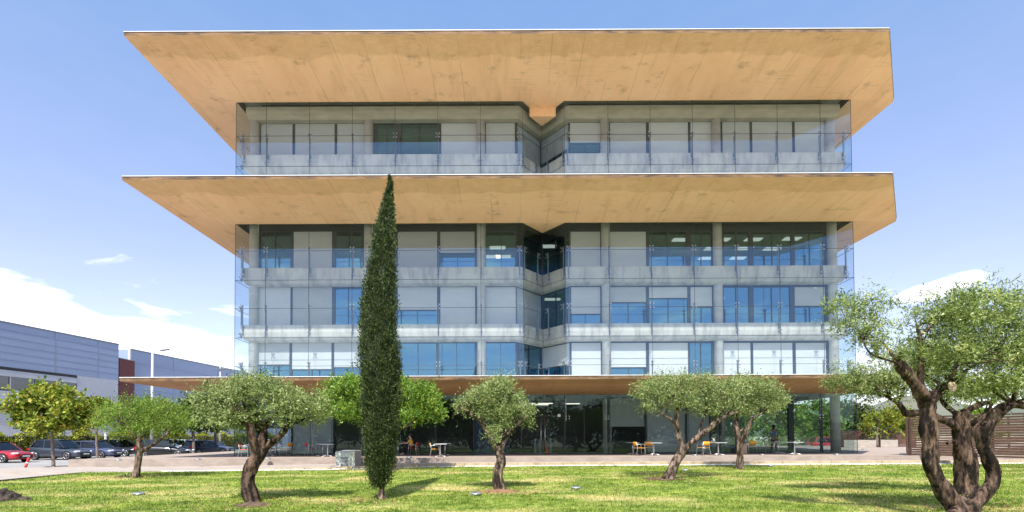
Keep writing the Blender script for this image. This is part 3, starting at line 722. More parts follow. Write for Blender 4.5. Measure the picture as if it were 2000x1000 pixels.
# door: transom, two glass leaves, handles, floor rails
D_ = MB(); xd0, xd1 = gx(1018), gx(1103.5); zdh = P(1060, 812, YG).z
D_.box(xd0, xd0+.04, YG-.02, YG+.04, ZD, zr_low); D_.box(xd1-.04, xd1, YG-.02, YG+.04, ZD, zr_low); D_.box(xd0+.04, xd1-.04, YG-.01, YG+.03, zdh-.02, zdh+.02)
fr_ = D_.build('door_surround', M_FRAME, BLD)
g_ = MB(); g_.add([(xd0+.04, YG, zdh+.02), (xd1-.04, YG, zdh+.02), (xd1-.04, YG, zr_low), (xd0+.04, YG, zr_low)], [[0, 1, 2, 3]]); g_.build('glass_panel', M_SKING, BLD)
xm = (gx(1060.5)); 
for s_, (a, b, hx_) in enumerate(((xd0+.05, xm-.006, xm-.13), (xm+.006, xd1-.05, xm+.12))):
    d_ = MB(); d_.add([(a, YG+.005, ZD+.05), (b, YG+.005, ZD+.05), (b, YG+.005, zdh-.03), (a, YG+.005, zdh-.03)], [[0, 1, 2, 3]]); dr = d_.build('door', M_SKING, BLD)
    h_ = MB(); h_.tube([(hx_, YG-.08, ZD+.12), (hx_, YG-.08, zdh-.12)], .026, 10); h_.tube([(hx_, YG-.08, ZD+.4), (hx_, YG, ZD+.4)], .015, 6); h_.tube([(hx_, YG-.08, zdh-.4), (hx_, YG, zdh-.4)], .015, 6)
    h_.build('handle', M_STEEL).parent = dr
    r_ = MB(); r_.box(a, b, YG-.015, YG+.02, ZD+.01, ZD+.06); r_.build('bottom_rail', M_FRAME).parent = dr
for px in (1027, 1092):
    s_ = MB(); x = gx(px); s_.box(x-.09, x+.09, YG-.03, YG-.012, P(px, 814, YG).z, P(px, 809, YG).z); s_.build('door_closer_plate', M_DESK, BLD)
for px in (1109, 1185, 1605):
    s_ = MB(); x = gx(px)
    s_.bar((x-.1 if px == 1109 else x, YG+.12, zdh-.35), (x-.1 if px == 1109 else x, YG+.12, zr_low), .04, .06)
    for a in (-.1, .1):
        for b in (-.08, .08): s_.box(x+a-.03, x+a+.03, YG-.02, YG+.02, zdh-.12+b-.03, zdh-.12+b+.03)
    s_.build('spider_fitting', M_STEEL, BLD)
# inside the lobby: turnstile posts, counter band, soffit bulkhead
m_ = MB()
for px in (1045, 1055, 1075): m_.box(P(px, 850, 35).x-.06, P(px, 850, 35).x+.06, 34.9, 35.4, ZD, ZD+1.0)
m_.build('turnstile_posts', mat('turnstile_glass', (.35, .42, .45), .3), BLD)
m_ = MB(); m_.box(-6, 6, 38.5, 39.2, ZD, ZD+1.1); m_.build('reception_counter', mat('counter', (.12, .10, .08), .5), BLD)
lights(z2[1]+.02, [(1.6, 38.5), (2.9, 38.5), (1.5, 40.0), (2.7, 40.0), (5.0, 39.0)])

# ------------------------------------------------------------ warehouse buildings on the left
M_CLAD = mat('blue_grey_cladding', (.30, .37, .53), .5, (.265, .33, .48), .25, stretch=(1, .3, 3), spec=.3)
M_CLADL = mat('pale_cladding', (.48, .50, .56), .5, (.43, .45, .51), .4)
M_RED = mat('dark_red_cladding', (.13, .018, .02), .6)
M_BLACK = mat('black_strip', (.015, .015, .018), .5)
M_DGLASS = glass_mat('dark_strip_glass', (.25, .28, .30), .12)
def wplane(z):  pass
A0 = P(0, 628, 47.6); A1 = P(232, 673.5, 59.7)
ZW = (A0.z+A1.z)/2
dW = Vector((A1.x-A0.x, A1.y-A0.y, 0)).normalized(); nW = Vector((dW.y, -dW.x, 0))
if nW.x < 0: nW = -nW
A0 = Vector((A0.x, A0.y, 0))-dW*14; LW = (Vector((A1.x, A1.y, 0))-A0).length
WH = thing('warehouse', 'long blue-grey clad warehouse with black strip windows left of the car park', 'building', (A1.x, A1.y, 0))
def wb(m_, s0, s1, d0, d1, z0, z1, mi=0):     # s along wall, d outwards
    c = A0+dW*((s0+s1)/2)+nW*((d0+d1)/2)+Vector((0, 0, (z0+z1)/2)); m_.obox(c, dW*(s1-s0)/2, nW*(d1-d0)/2, Vector((0, 0, (z1-z0)/2)), mi)
def zW(px, py, Y): return P(px, py, Y).z
zs = zW(0, 715, 47.6); zw1 = zW(0, 733, 47.6); zw0 = zW(0, 762, 47.6); zrd = zW(0, 790, 47.6); zrd0 = zW(0, 800, 47.6)
sW = LW-(A1-P(192, 742, 57.5)).length
m_ = MB(); wb(m_, 0, LW, -22, 0, zs, ZW); m_.build('upper_wall', M_CLAD, WH)
m_ = MB(); wb(m_, 0, sW, -.25, .04, zs-.28, zs-.003); m_.build('black_band', M_BLACK, WH)  # black band of the wall itself, under the upper cladding
m_ = MB(); wb(m_, 0, sW, -.2, .02, zw1, zs-.285); wb(m_, sW+.003, LW-.002, -21, -.004, -.1, zs-.003); m_.build('wall_panel', M_CLADL, WH)
m_ = MB(); wb(m_, 0, sW, -.2, .02, zrd, zw0); m_.build('wall_panel', M_CLADL, WH)
m_ = MB(); wb(m_, 0, sW, -.2, .0, zrd0, zrd-.003); m_.build('red_band', M_RED, WH)
m_ = MB(); wb(m_, 0, sW, -.4, -.1, -.1, zrd0-.003); m_.build('lower_wall', M_CLADL, WH)
m_ = MB(); wb(m_, 0, sW-.003, -8, -7, zrd0, zw1); m_.build('inner_wall', M_INT, WH)
m_ = MB(); wb(m_, 0, LW, -.05, .06, ZW, ZW+.12); m_.build('roof_trim', M_POST, WH)
m_ = MB()
for k in range(1, 6): wb(m_, 0, LW, -.001, .012, zs+(ZW-zs)*k/6-.02, zs+(ZW-zs)*k/6+.02)
for s_ in (8, 19.0, LW-2.6): wb(m_, s_-.03, s_+.03, -.001, .018, zs, ZW)
m_.build('cladding_joints', mat('joint_grey', (.22, .24, .31), .6), WH)
s_ = 2.0
for k in range(9):
    L_ = (sW-2)/9
    m_ = MB(); wb(m_, s_, s_+.12, -.1, .0, zw0, zw1); wb(m_, s_+L_-.02, s_+L_, -.1, .0, zw0, zw1); wb(m_, s_+.12, s_+L_-.02, -.1, 0, zw0, zw0+.1); o_ = m_.build('window', M_BLACK if k % 3 else M_CLADL, WH)
    m_ = MB(); wb(m_, s_+.12, s_+L_-.02, -.06, -.05, zw0+.1, zw1); m_.build('pane', M_DGLASS).parent = o_
    s_ += L_
# red link and second block
B0 = P(255, 682, 62.8); B1 = P(452, 722.5, 82.0); ZW2 = (B0.z+B1.z)/2
RB = thing('link_block', 'dark red clad wall between the two grey warehouses', 'building', (A1.x-3, A1.y+1.6, 0))
rr0 = P(230, 702, 61.0)
m_ = MB(); m_.box(A1.x-14, A1.x-.35, A1.y+.6, B0.y-.02, -.1, rr0.z); m_.build('wall', M_RED, RB)
m_ = MB(); m_.box(A1.x-14.1, A1.x-.3, A1.y+.5, B0.y-.03, rr0.z+.003, rr0.z+.1); m_.build('roof_trim', M_POST, RB)
WH2 = thing('warehouse', 'second blue-grey clad warehouse with white end post, behind the street lamp', 'building', (B0.x, B0.y, 0))
d2 = Vector((B1.x-B0.x, B1.y-B0.y, 0)).normalized(); n2 = Vector((d2.y, -d2.x, 0)); n2 = n2 if n2.x > 0 else -n2
def wb2(m_, s0, s1, d0, d1, z0, z1):
    c = Vector((B0.x, B0.y, 0))+d2*((s0+s1)/2)+n2*((d0+d1)/2)+Vector((0, 0, (z0+z1)/2)); m_.obox(c, d2*(s1-s0)/2, n2*(d1-d0)/2, Vector((0, 0, (z1-z0)/2)))
m_ = MB(); wb2(m_, 0, 60, -20, 0, 4.6, ZW2); m_.build('upper_wall', M_CLAD, WH2)
m_ = MB(); wb2(m_, 0, 60, -.5, -.05, 3.4, 4.597); m_.build('window_band', M_BLACK, WH2)
m_ = MB(); wb2(m_, 0, 60, -.5, -.02, -.1, 3.397); m_.build('lower_wall', M_CLADL, WH2)
m_ = MB(); wb2(m_, -.2, -.003, -.15, .1, -.1, ZW2+.02); m_.build('end_post', M_FLASH, WH2)
m_ = MB()
for k in range(1, 5): wb2(m_, 0, 60, -.001, .012, 4.6+(ZW2-4.6)*k/5-.02, 4.6+(ZW2-4.6)*k/5+.02)
for s_ in (7, 16, 30): wb2(m_, s_-.04, s_+.04, -.001, .018, 4.6, ZW2)
wb2(m_, 0, 60, -.05, .06, ZW2+.003, ZW2+.12)
m_.build('cladding_joints', mat('joint_grey_far', (.22, .24, .31), .6), WH2)

# ------------------------------------------------------------ vegetation
M_OLIVE = leaf_mat('olive_leaf', [(.02, .035, .008), (.10, .15, .03), (.24, .31, .08), (.38, .44, .19), (.50, .50, .18)], .22, .45)  # leaf tones; the darkest stop also paints the shaded gaps in the crown
M_OLIVE2 = leaf_mat('olive_leaf_near', [(.02, .04, .008), (.11, .17, .03), (.27, .35, .08), (.42, .49, .20), (.58, .55, .17)], .28, .4)
M_GREEN = leaf_mat('bright_green_leaf', [(.02, .05, .006), (.08, .17, .02), (.17, .31, .035), (.30, .42, .06), (.42, .40, .05)], .3, .4)
M_SOFTG = leaf_mat('soft_green_leaf', [(.03, .06, .008), (.11, .19, .02), (.24, .36, .045), (.40, .50, .11)], .3, .5)
M_YELG = leaf_mat('yellow_green_leaf', [(.02, .045, .006), (.09, .16, .015), (.22, .29, .03), (.42, .43, .05), (.34, .20, .04)], .3, .5)
M_DKG = leaf_mat('dark_green_leaf', [(.012, .028, .008), (.03, .06, .012), (.06, .10, .02), (.11, .14, .03)], .2, .5)
M_CYP = leaf_mat('cypress_leaf', [(.004, .010, .003), (.020, .040, .009), (.058, .088, .02), (.15, .18, .05)], .15, .6, ns=7)  # clump-sized noise paints lit and dark lumps into the leaf colour
M_BARK = bark_mat('olive_bark', (.05, .03, .021), (.20, .13, .092), (.012, .008, .006))
M_BARKL = bark_mat('light_bark', (.095, .062, .045), (.33, .24, .18), (.022, .015, .011))
M_BARKT = mat('thin_trunk_bark', (.13, .10, .085), .9, (.22, .18, .15), 10, stretch=(1, 1, .3))
M_CUT = mat('cut_wood', (.55, .42, .30), .8, (.45, .33, .22), 20)

def catmull(pts, k=5):
    out = []; n = len(pts)
    P_ = [np.array(p, float) for p in pts]
    if n < 3:
        return [P_[0]+(P_[-1]-P_[0])*i/(2*k) for i in range(2*k+1)]
    for i in range(n-1):
        p0 = P_[max(i-1, 0)]; p1 = P_[i]; p2 = P_[i+1]; p3 = P_[min(i+2, n-1)]
        for j in range(k):
            t_ = j/k; out.append(.5*((2*p1)+(-p0+p2)*t_+(2*p0-5*p1+4*p2-p3)*t_*t_+(-p0+3*p1-3*p2+p3)*t_**3))
    out.append(P_[-1]); return out
def gnarl(mb, pts, n=12, amp=.16, seed=0, flare=False):
    """tube through (x,y,z,r) points with lumps that run along the wood"""
    c = catmull(pts, 6); rs = np.random.default_rng(seed)
    ph = rs.random((4, 2))*6.28; b = len(mb.v); prev = None
    for i, q in enumerate(c):
        p = Vector(q[:3]); r = max(.004, q[3])
        a_ = Vector(c[min(i+1, len(c)-1)][:3]); b_ = Vector(c[max(i-1, 0)][:3]); t_ = (a_-b_).normalized()
        if prev is None: u = t_.orthogonal().normalized()
        else: u = prev-t_*prev.dot(t_); u.normalize()
        prev = u; w = t_.cross(u); s_ = i/6.
        for k in range(n):
            an = 2*math.pi*k/n
            f_ = 1+amp*(.6*math.sin(3*an+ph[0, 0]+s_*1.1)+.5*math.sin(5*an+ph[1, 0]-s_*.8)+.5*math.sin(2*an+s_*2.3+ph[2, 0])+.6*math.sin(s_*2.9+ph[3, 0]))+.35*amp*math.sin(8*an+s_*1.7+ph[1, 1])+.4*amp*math.sin(4*an-s_*5.1+ph[2, 1])+rs.normal(0, amp*.30)
            mb.v.append(tuple(p+(u*math.cos(an)+w*math.sin(an))*r*f_))
    m = len(c)
    for i in range(m-1):
        for k in range(n):
            mb.f.append([b+i*n+k, b+i*n+(k+1) % n, b+(i+1)*n+(k+1) % n, b+(i+1)*n+k]); mb.m.append(0); mb.smooth.append(True)
    mb.f.append([b+(m-1)*n+k for k in range(n)]); mb.m.append(0); mb.smooth.append(False)
def leaves(cen, d, l, w, rs, jit=.35):
    n = len(cen); L = l*(1+jit*rs.normal(0, 1, n).clip(-1.5, 1.5))[:, None]
    q = rs.normal(0, 1, (n, 3)); u = np.cross(d, q); u /= np.linalg.norm(u, axis=1)[:, None]+1e-9; Wd = w*(L/l)
    V = np.zeros((n, 4, 3)); V[:, 0] = cen; V[:, 1] = cen+d*L*.5+u*Wd; V[:, 2] = cen+d*L; V[:, 3] = cen+d*L*.5-u*Wd
    return V
def tree(name, label, cat, Y0, limbs, blobs, nleaf, leaf, lm, bm, group=None, seed=1, dens=1., twigs=26, sub=.30, up_=.25, wind=0, depthf=.62, dy0=0, amp=.08, spread=.42, ring=12):
    """limbs: lists of (px, py, radius px, dy); blobs: (px, py, rx px, ry px[, dy])"""
    s = 1000./Y0; rs = np.random.default_rng(seed)
    b0 = limbs[0][0]; root = P(b0[0], b0[1], Y0); root.z = max(-.05, min(root.z, .7))
    T_ = thing(name, label, cat, tuple(root), group)
    mb = MB(); ends = []
    for li, L_ in enumerate(limbs):
        pts = []
        for q in L_:
            dy = q[3] if len(q) > 3 else 0
            p = P(q[0], q[1], Y0+dy); pts.append((p.x, p.y, p.z, q[2]/s*.74))
        if li == 0:
            p = pts[0]; pts = [(p[0], p[1], p[2]-.25, p[3]*1.4), (p[0], p[1], p[2]-.02, p[3]*1.22)]+[(pts[0][0]+(pts[1][0]-pts[0][0])*.18, pts[0][1], pts[0][2]+(pts[1][2]-pts[0][2])*.18, p[3]*1.02)]+pts[1:]
        gnarl(mb, pts, ring, amp, seed*10+li); ends += [pts[-1], pts[-2]] if li else [pts[-1]]
    xs = [b[0] for b in blobs]; x0 = min(b[0]-b[2] for b in blobs); x1 = max(b[0]+b[2] for b in blobs); mid = (x0+x1)/2; Wc = (x1-x0)/2
    subs = []
    vols = np.array([b[2]*b[3]*max(b[2], depthf*Wc*math.sqrt(max(.05, 1-((b[0]-mid)/Wc)**2))) for b in blobs]); 
    for bi, b in enumerate(blobs):
        dyb = b[4] if len(b) > 4 else 0
        c = P(b[0], b[1], Y0+dyb); rx = b[2]/s; rz = b[3]/s; ry = max(b[2], depthf*Wc*math.sqrt(max(.05, 1-((b[0]-mid)/Wc)**2)))/s
        k = max(6, int(dens*rx*ry*rz/(sub**3)*2.2))
        q = rs.normal(0, 1, (k, 3)); q /= np.linalg.norm(q, axis=1)[:, None]; q *= (rs.random(k)**.45)[:, None]
        pts = np.array([c.x, c.y, c.z])+q*np.array([rx, ry, rz])*.9
        subs.append(pts)
    subs = np.concatenate(subs); sr = sub*(.55+.7*rs.random(len(subs)))
    # short twig bunches: leaves grow along small shoots that start in the clump centre
    per = max(1, int(nleaf/len(subs)/7)); C_ = []; D_ = []
    cc = subs.mean(0)
    for c, r in zip(subs, sr):
        m = per
        dv = rs.normal(0, 1, (m, 3)); out = c-cc; out = out/(np.linalg.norm(out)+1e-6)
        dv += out*.5+np.array([wind, 0, up_*1.6]); dv /= np.linalg.norm(dv, axis=1)[:, None]
        L_ = r*(.6+.8*rs.random(m))*(1+1.1*(rs.random(m) < .14))
        st = c+rs.normal(0, spread*r, (m, 3))
        for j in range(7):
            t_ = (j+.6)/7; C_.append(st+dv*(L_*t_)[:, None]+rs.normal(0, .012, (m, 3)))
            dd = dv*.75+rs.normal(0, .55, (m, 3)); D_.append(dd/np.linalg.norm(dd, axis=1)[:, None])
    C_ = np.concatenate(C_); D_ = np.concatenate(D_)
    # twigs from limb ends into the crown
    E = np.array([e[:3] for e in ends]); Er = np.array([e[3] for e in ends])
    pick = rs.permutation(len(subs))[:twigs]
    for c in subs[pick]:
        j = int(np.argmin(np.linalg.norm(E-c, axis=1)+rs.random(len(E))*.3)); e = E[j]
        m1 = e+(c-e)*.5+rs.normal(0, .10, 3)*np.linalg.norm(c-e)+np.array([0, 0, .05]); r = min(Er[j]*.45, .035)
        gnarl(mb, [(*e, r*1.1), (*m1, r*.6), (*c, r*.25)], 6, .08, int(c[0]*100) % 999)
    mb.build('trunk', bm, T_)
    quads('crown', leaves(C_, D_, leaf[0], leaf[1], rs), lm, T_)
    return T_
OG = 'olive trees on the lawn'
def Yat(px, py, z): return Pz(px, py, z).y
# left small
tree('olive_tree', 'small round olive tree with a thin leaning side limb, leftmost tree on the lawn', 'tree', Yat(265, 933, .08),
     [[(265, 931, 8.5), (270, 905, 8), (273, 880, 8), (271, 862, 7), (266, 846, 5, .1)], [(274, 884, 5), (290, 874, 4.5, -.1), (308, 862, 4, -.2), (328, 846, 3, -.3)], [(271, 862, 4), (280, 845, 3.5, .3), (288, 830, 2.5, .5)], [(269, 858, 4), (252, 842, 3, -.3), (238, 828, 2, -.5)]],
     [(225, 812, 36, 28), (268, 797, 42, 28), (315, 803, 42, 28), (350, 822, 32, 24), (290, 832, 52, 18), (240, 838, 34, 16), (208, 825, 18, 18), (330, 838, 30, 12)], 26000, (.062, .011), M_SOFTG, M_BARKL, OG, seed=3, sub=.22)
# big left
tree('olive_tree', 'large three-limbed olive tree with a stout dark trunk at the left of the lawn', 'tree', Yat(494, 981, 0),
     [[(494, 980, 19), (486, 955, 18), (484, 935, 17), (491, 912, 17), (503, 893, 17), (512, 880, 14)], [(504, 892, 12), (498, 868, 11, -.1), (490, 850, 10, -.2), (487, 830, 9, -.2), (478, 812, 5, -.3)], [(512, 884, 11), (512, 866, 11), (514, 848, 12, .1), (507, 832, 12, .2), (500, 815, 5, .2)], [(514, 838, 8, .1), (524, 822, 7, .2), (536, 812, 6, .3), (546, 795, 3, .4)], [(513, 882, 11), (528, 866, 8), (540, 856, 8, -.1), (553, 845, 8, -.1), (560, 830, 7, -.2), (566, 818, 6, -.2)]],
     [(428, 778, 42, 32), (478, 765, 50, 28), (432, 812, 42, 20), (480, 808, 50, 26), (540, 772, 48, 26), (560, 802, 46, 24), (598, 792, 38, 28), (618, 806, 24, 20), (402, 790, 20, 22), (505, 752, 52, 16), (455, 830, 34, 10), (575, 822, 30, 10)], 46000, (.058, .0095), M_OLIVE, M_BARK, OG, seed=5, sub=.17, twigs=60, ring=16, amp=.09)
# bright green tree behind the cypress
tree('broadleaf_tree', 'bright green bushy tree standing behind the tall cypress', 'tree', Yat(768, 919, .1),
     [[(766, 918, 11), (766, 890, 9), (764, 860, 8), (762, 835, 7)], [(764, 850, 6), (785, 836, 4, -.3), (800, 830, 3, -.4), (815, 815, 3, -.3)], [(764, 850, 6), (735, 832, 4, .2), (705, 822, 3, .3), (680, 815, 3, .3)], [(762, 838, 5), (765, 800, 4), (770, 770, 3)]],
     [(660, 775, 34, 34), (700, 758, 36, 28), (690, 802, 42, 26), (640, 802, 20, 18), (740, 785, 42, 40), (800, 768, 36, 28), (832, 785, 34, 36), (852, 806, 20, 24), (800, 812, 36, 20), (770, 750, 34, 16), (625, 790, 14, 14)], 52000, (.085, .022), M_GREEN, M_BARKL, None, seed=8, sub=.26, twigs=30)
# centre olive
tree('olive_tree', 'olive tree with a pale knotty trunk in front of the entrance doors', 'tree', Yat(977, 958, .02),
     [[(977, 957, 16), (972, 935, 13), (973, 918, 13), (979, 900, 12), (976, 884, 12), (972, 872, 10)], [(972, 880, 9), (960, 858, 7, -.1), (948, 835, 7, -.1), (935, 818, 6, -.2), (915, 805, 4, -.2), (896, 795, 3, -.2)], [(976, 878, 8), (976, 850, 7, .2), (976, 820, 5, .3), (970, 795, 4, .4)], [(978, 882, 8), (984, 862, 7), (992, 846, 6, .1), (1005, 840, 6, .1)], [(984, 858, 5), (1000, 838, 4, -.1), (1018, 822, 3, -.2), (1032, 812, 2, -.2)]],
     [(930, 785, 34, 26), (968, 770, 42, 26), (1002, 790, 36, 28), (960, 800, 40, 24), (1022, 802, 24, 18), (968, 845, 14, 22), (902, 792, 17, 14), (988, 822, 22, 18), (984, 752, 26, 14), (1032, 822, 12, 8)], 30000, (.058, .0095), M_OLIVE, M_BARKL, OG, seed=11, sub=.17, twigs=50, dens=.8, ring=16, amp=.09)
# right leaning olive
tree('olive_tree', 'leaning olive tree forking low into two limbs, right of the entrance', 'tree', Yat(1305, 935, .08),
     [[(1306, 934, 15), (1314, 915, 12), (1323, 897, 12), (1332, 884, 11)], [(1329, 888, 9), (1330, 868, 7), (1325, 848, 7, .1), (1322, 825, 6, .2), (1322, 800, 5, .2), (1320, 780, 4, .3)], [(1324, 835, 5), (1312, 820, 4, -.2), (1298, 812, 3, -.3), (1285, 800, 2.5, -.3)], [(1333, 884, 8), (1348, 866, 8, -.1), (1366, 852, 8, -.1), (1384, 838, 7, -.2), (1398, 825, 7, -.2), (1418, 812, 5, -.2), (1440, 805, 3, -.2)], [(1366, 850, 3, -.1), (1368, 832, 3, 0), (1378, 812, 2.5, .1)]],
     [(1258, 765, 30, 22), (1290, 755, 34, 26), (1330, 748, 36, 22), (1272, 795, 22, 14), (1368, 755, 42, 24), (1402, 775, 40, 26), (1380, 797, 36, 16), (1425, 762, 36, 26), (1340, 782, 32, 20), (1310, 775, 30, 18)], 36000, (.062, .011), M_OLIVE, M_BARKL, OG, seed=14, sub=.20, twigs=50, ring=14, amp=.09)
# right farther olive
tree('olive_tree', 'slimmer olive tree by the path with a crown merging into the leaning olive', 'tree', Yat(1444, 916, .11),
     [[(1445, 915, 10), (1446, 890, 8), (1443, 868, 8), (1440, 845, 7), (1437, 820, 6, .2), (1436, 800, 4, .3)], [(1445, 872, 6), (1453, 855, 6, -.1), (1460, 838, 6, -.2), (1468, 820, 5, -.3), (1485, 808, 3, -.3)], [(1441, 845, 3), (1452, 838, 3, .1)]],
     [(1440, 760, 36, 26), (1480, 762, 44, 26), (1508, 784, 30, 20), (1462, 792, 42, 20), (1528, 772, 16, 14), (1430, 795, 30, 14), (1500, 798, 20, 10)], 34000, (.072, .013), M_OLIVE, M_BARKL, OG, seed=17, sub=.24, twigs=40)
# foreground right pair
YA = 10.3
tree('olive_tree', 'gnarled foreground olive at the right edge with two joined trunks and a sawn branch', 'tree', YA,
     [[(1880, 1018, 26), (1868, 992, 24), (1850, 966, 21), (1831, 936, 18), (1817, 905, 18), (1816, 872, 18), (1813, 840, 20), (1813, 812, 19), (1812, 788, 20)],
      [(1878, 1018, 26), (1892, 992, 23), (1912, 973, 19), (1934, 950, 15), (1940, 926, 15), (1932, 898, 15), (1922, 872, 15), (1919, 848, 16), (1933, 824, 15), (1952, 802, 14), (1976, 790, 11), (2004, 793, 9)],
      [(1866, 1000, 22), (1880, 988, 22, .05), (1894, 996, 20)], [(1848, 1012, 12, -.3), (1866, 1002, 15, -.15), (1878, 980, 10), (1884, 965, 3, .1)],
      [(1812, 792, 16), (1797, 764, 15, -.1), (1780, 741, 14, -.1), (1766, 722, 13, -.2), (1752, 706, 11, -.2)],
      [(1797, 760, 8), (1798, 735, 8, .2), (1799, 705, 6, .2), (1800, 675, 5, .3), (1792, 640, 4, .3)],
      [(1814, 792, 13), (1826, 774, 12, .1), (1842, 759, 11, .1), (1858, 754, 10, 0)], [(1856, 752, 7), (1860, 728, 6, -.2), (1870, 710, 5, -.2), (1884, 694, 4, -.3)],
      [(1752, 706, 3, -.2), (1735, 704, 2.4, -.2), (1700, 690, 2, -.3), (1685, 665, 1.6, -.3)], [(1792, 660, 3), (1815, 640, 2.4), (1840, 620, 2)], [(1976, 790, 7), (1985, 760, 5, .2), (1990, 720, 4, .3)]],
     [(1640, 600, 34, 26), (1690, 604, 44, 28), (1665, 640, 40, 26), (1695, 655, 38, 26), (1725, 690, 26, 18), (1830, 612, 46, 36), (1880, 602, 60, 32), (1850, 655, 60, 40), (1925, 625, 60, 46), (1985, 605, 46, 36), (1925, 690, 74, 46), (1990, 680, 56, 60), (1900, 745, 56, 30), (1965, 750, 60, 34), (2050, 650, 70, 80), (2060, 740, 60, 40), (1815, 700, 36, 34)],
     64000, (.068, .0085), M_OLIVE2, M_BARK, OG, seed=21, sub=.17, twigs=120, ring=20, amp=.11, up_=.5, wind=.5, depthf=.45, dens=.42, spread=.5)
cut = MB(); p = P(1860, 755, YA-.12); cut.lathe([(.10, -.01), (.105, .01)], (0, 0, 0), 16); o_ = cut.build('sawn_end', M_CUT, [o for o in COL.objects if o.name.startswith('olive_tree') and o.type == 'EMPTY'][-1])
o_.matrix_parent_inverse = Matrix.Identity(4); o_.location = Vector(p)-o_.parent.location; o_.rotation_euler = (R(80), R(12), R(10))
YBT = Yat(1885, 966, .01)
tree('olive_tree', 'thick dark-trunked olive tree directly behind the joined pair at the right edge', 'tree', YBT,
     [[(1892, 968, 28), (1886, 940, 24), (1887, 905, 24), (1882, 875, 22), (1879, 845, 20), (1877, 822, 19), (1877, 803, 20)],
      [(1872, 838, 9), (1855, 826, 9, -.1), (1836, 818, 9, -.1), (1815, 808, 9, 0), (1790, 806, 9, 0), (1770, 808, 9, 0), (1764, 800, 7), (1752, 786, 5), (1735, 777, 4)],
      [(1872, 812, 7), (1856, 800, 6, .2), (1843, 788, 5, .3), (1837, 776, 4, .3)], [(1882, 806, 9), (1900, 796, 8, .1), (1918, 789, 6, .2), (1945, 783, 5, .2)],
      [(1888, 840, 7), (1903, 824, 6, -.2), (1920, 812, 5, -.2), (1935, 795, 4, -.2)], [(1874, 880, 5), (1862, 862, 4.5, -.2), (1850, 866, 4, -.3)]],
     [(1655, 735, 34, 20), (1705, 738, 44, 24), (1755, 745, 40, 30), (1685, 762, 34, 14), (1790, 700, 46, 36), (1830, 722, 46, 36), (1845, 766, 36, 14), (1900, 768, 56, 16), (1955, 768, 48, 16), (1630, 752, 14, 10), (1725, 770, 30, 12)],
     40000, (.062, .0095), M_OLIVE, M_BARK, OG, seed=24, sub=.19, twigs=60, ring=18, amp=.10, depthf=.4, dens=.5)
# cypress
def cypress():
    Y0 = Yat(745, 976, 0); s = 1000/Y0; base = P(745, 976, Y0)
    T_ = thing('cypress_tree', 'tall narrow dark green cypress rising in front of the facade', 'tree', tuple(base))
    prof = [(343, 761, 762), (370, 757, 766), (400, 750, 766), (430, 744, 767), (470, 733, 769), (510, 722, 771), (550, 714, 773), (600, 706, 776), (650, 702, 778), (700, 699, 779), (745, 702, 780), (800, 707, 780), (850, 711, 776), (890, 714, 771), (920, 716, 764), (938, 727, 757), (946, 738, 750)]
    ys = np.array([p[0] for p in prof]); l_ = np.array([p[1] for p in prof]); r_ = np.array([p[2] for p in prof])
    rs = np.random.default_rng(31)
    def lump(a, z): return 1+.10*np.sin(3*a+z*2.1)+.09*np.sin(5*a-z*4.3+1)+.07*np.sin(9*a+z*8)+.05*np.sin(14*a-z*15)
    core = MB(); n = 20; rows_ = 60; vv = []
    for i in range(rows_):
        y = 346+(944-346)*i/(rows_-1); cx_ = (np.interp(y, ys, l_)+np.interp(y, ys, r_))/2; hw = (np.interp(y, ys, r_)-np.interp(y, ys, l_))/2
        c = P(cx_, y, Y0)
        for k in range(n):
            a = 6.283*k/n; r = hw/s*.68*lump(a, c.z); vv.append((c.x+r*math.cos(a), c.y+r*math.sin(a), c.z))
    ff = [[i*n+k, i*n+(k+1) % n, (i+1)*n+(k+1) % n, (i+1)*n+k] for i in range(rows_-1) for k in range(n)]
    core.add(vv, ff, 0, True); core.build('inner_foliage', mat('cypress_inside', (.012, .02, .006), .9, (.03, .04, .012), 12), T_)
    nn = 95000
    # foliage sprays: clumps on the surface, each with upright scale-like leaves
    nc = 1700; yc = 346+(944-346)*rs.random(nc)**.85; ac = rs.random(nc)*6.283
    C_ = []; D_ = []
    per = nn//nc
    for y, a in zip(yc, ac):
        cx_ = (np.interp(y, ys, l_)+np.interp(y, ys, r_))/2; hw = (np.interp(y, ys, r_)-np.interp(y, ys, l_))/2/s
        c = P(cx_, y, Y0); r = hw*(.66+.31*rs.random())*.92*min(1.12, lump(a, c.z))
        ctr = np.array([c.x+r*math.cos(a), c.y+r*math.sin(a), c.z]); o = np.array([math.cos(a), math.sin(a), 0])
        R_ = min(.10, hw*.5)*(.7+.6*rs.random())
        q = rs.normal(0, 1, (per, 3))*np.array([R_*.55, R_*.55, R_*1.1]); C_.append(ctr+q)
        d = rs.normal(0, .42, (per, 3))+o*.55+np.array([0, 0, .95]); D_.append(d/np.linalg.norm(d, axis=1)[:, None])
    C_ = np.concatenate(C_); D_ = np.concatenate(D_)
    quads('crown', leaves(C_, D_, .055, .011, rs), M_CYP, T_)
    tb = MB(); gnarl(tb, [(base.x, base.y, -.2, .13), (base.x, base.y, .03, .115), (base.x, base.y, .2, .08), (base.x+.02, base.y, .6, .075), (base.x+.02, base.y, 3, .06)], 12, .1, 3); tb.build('trunk', M_BARKL, T_)
cypress()
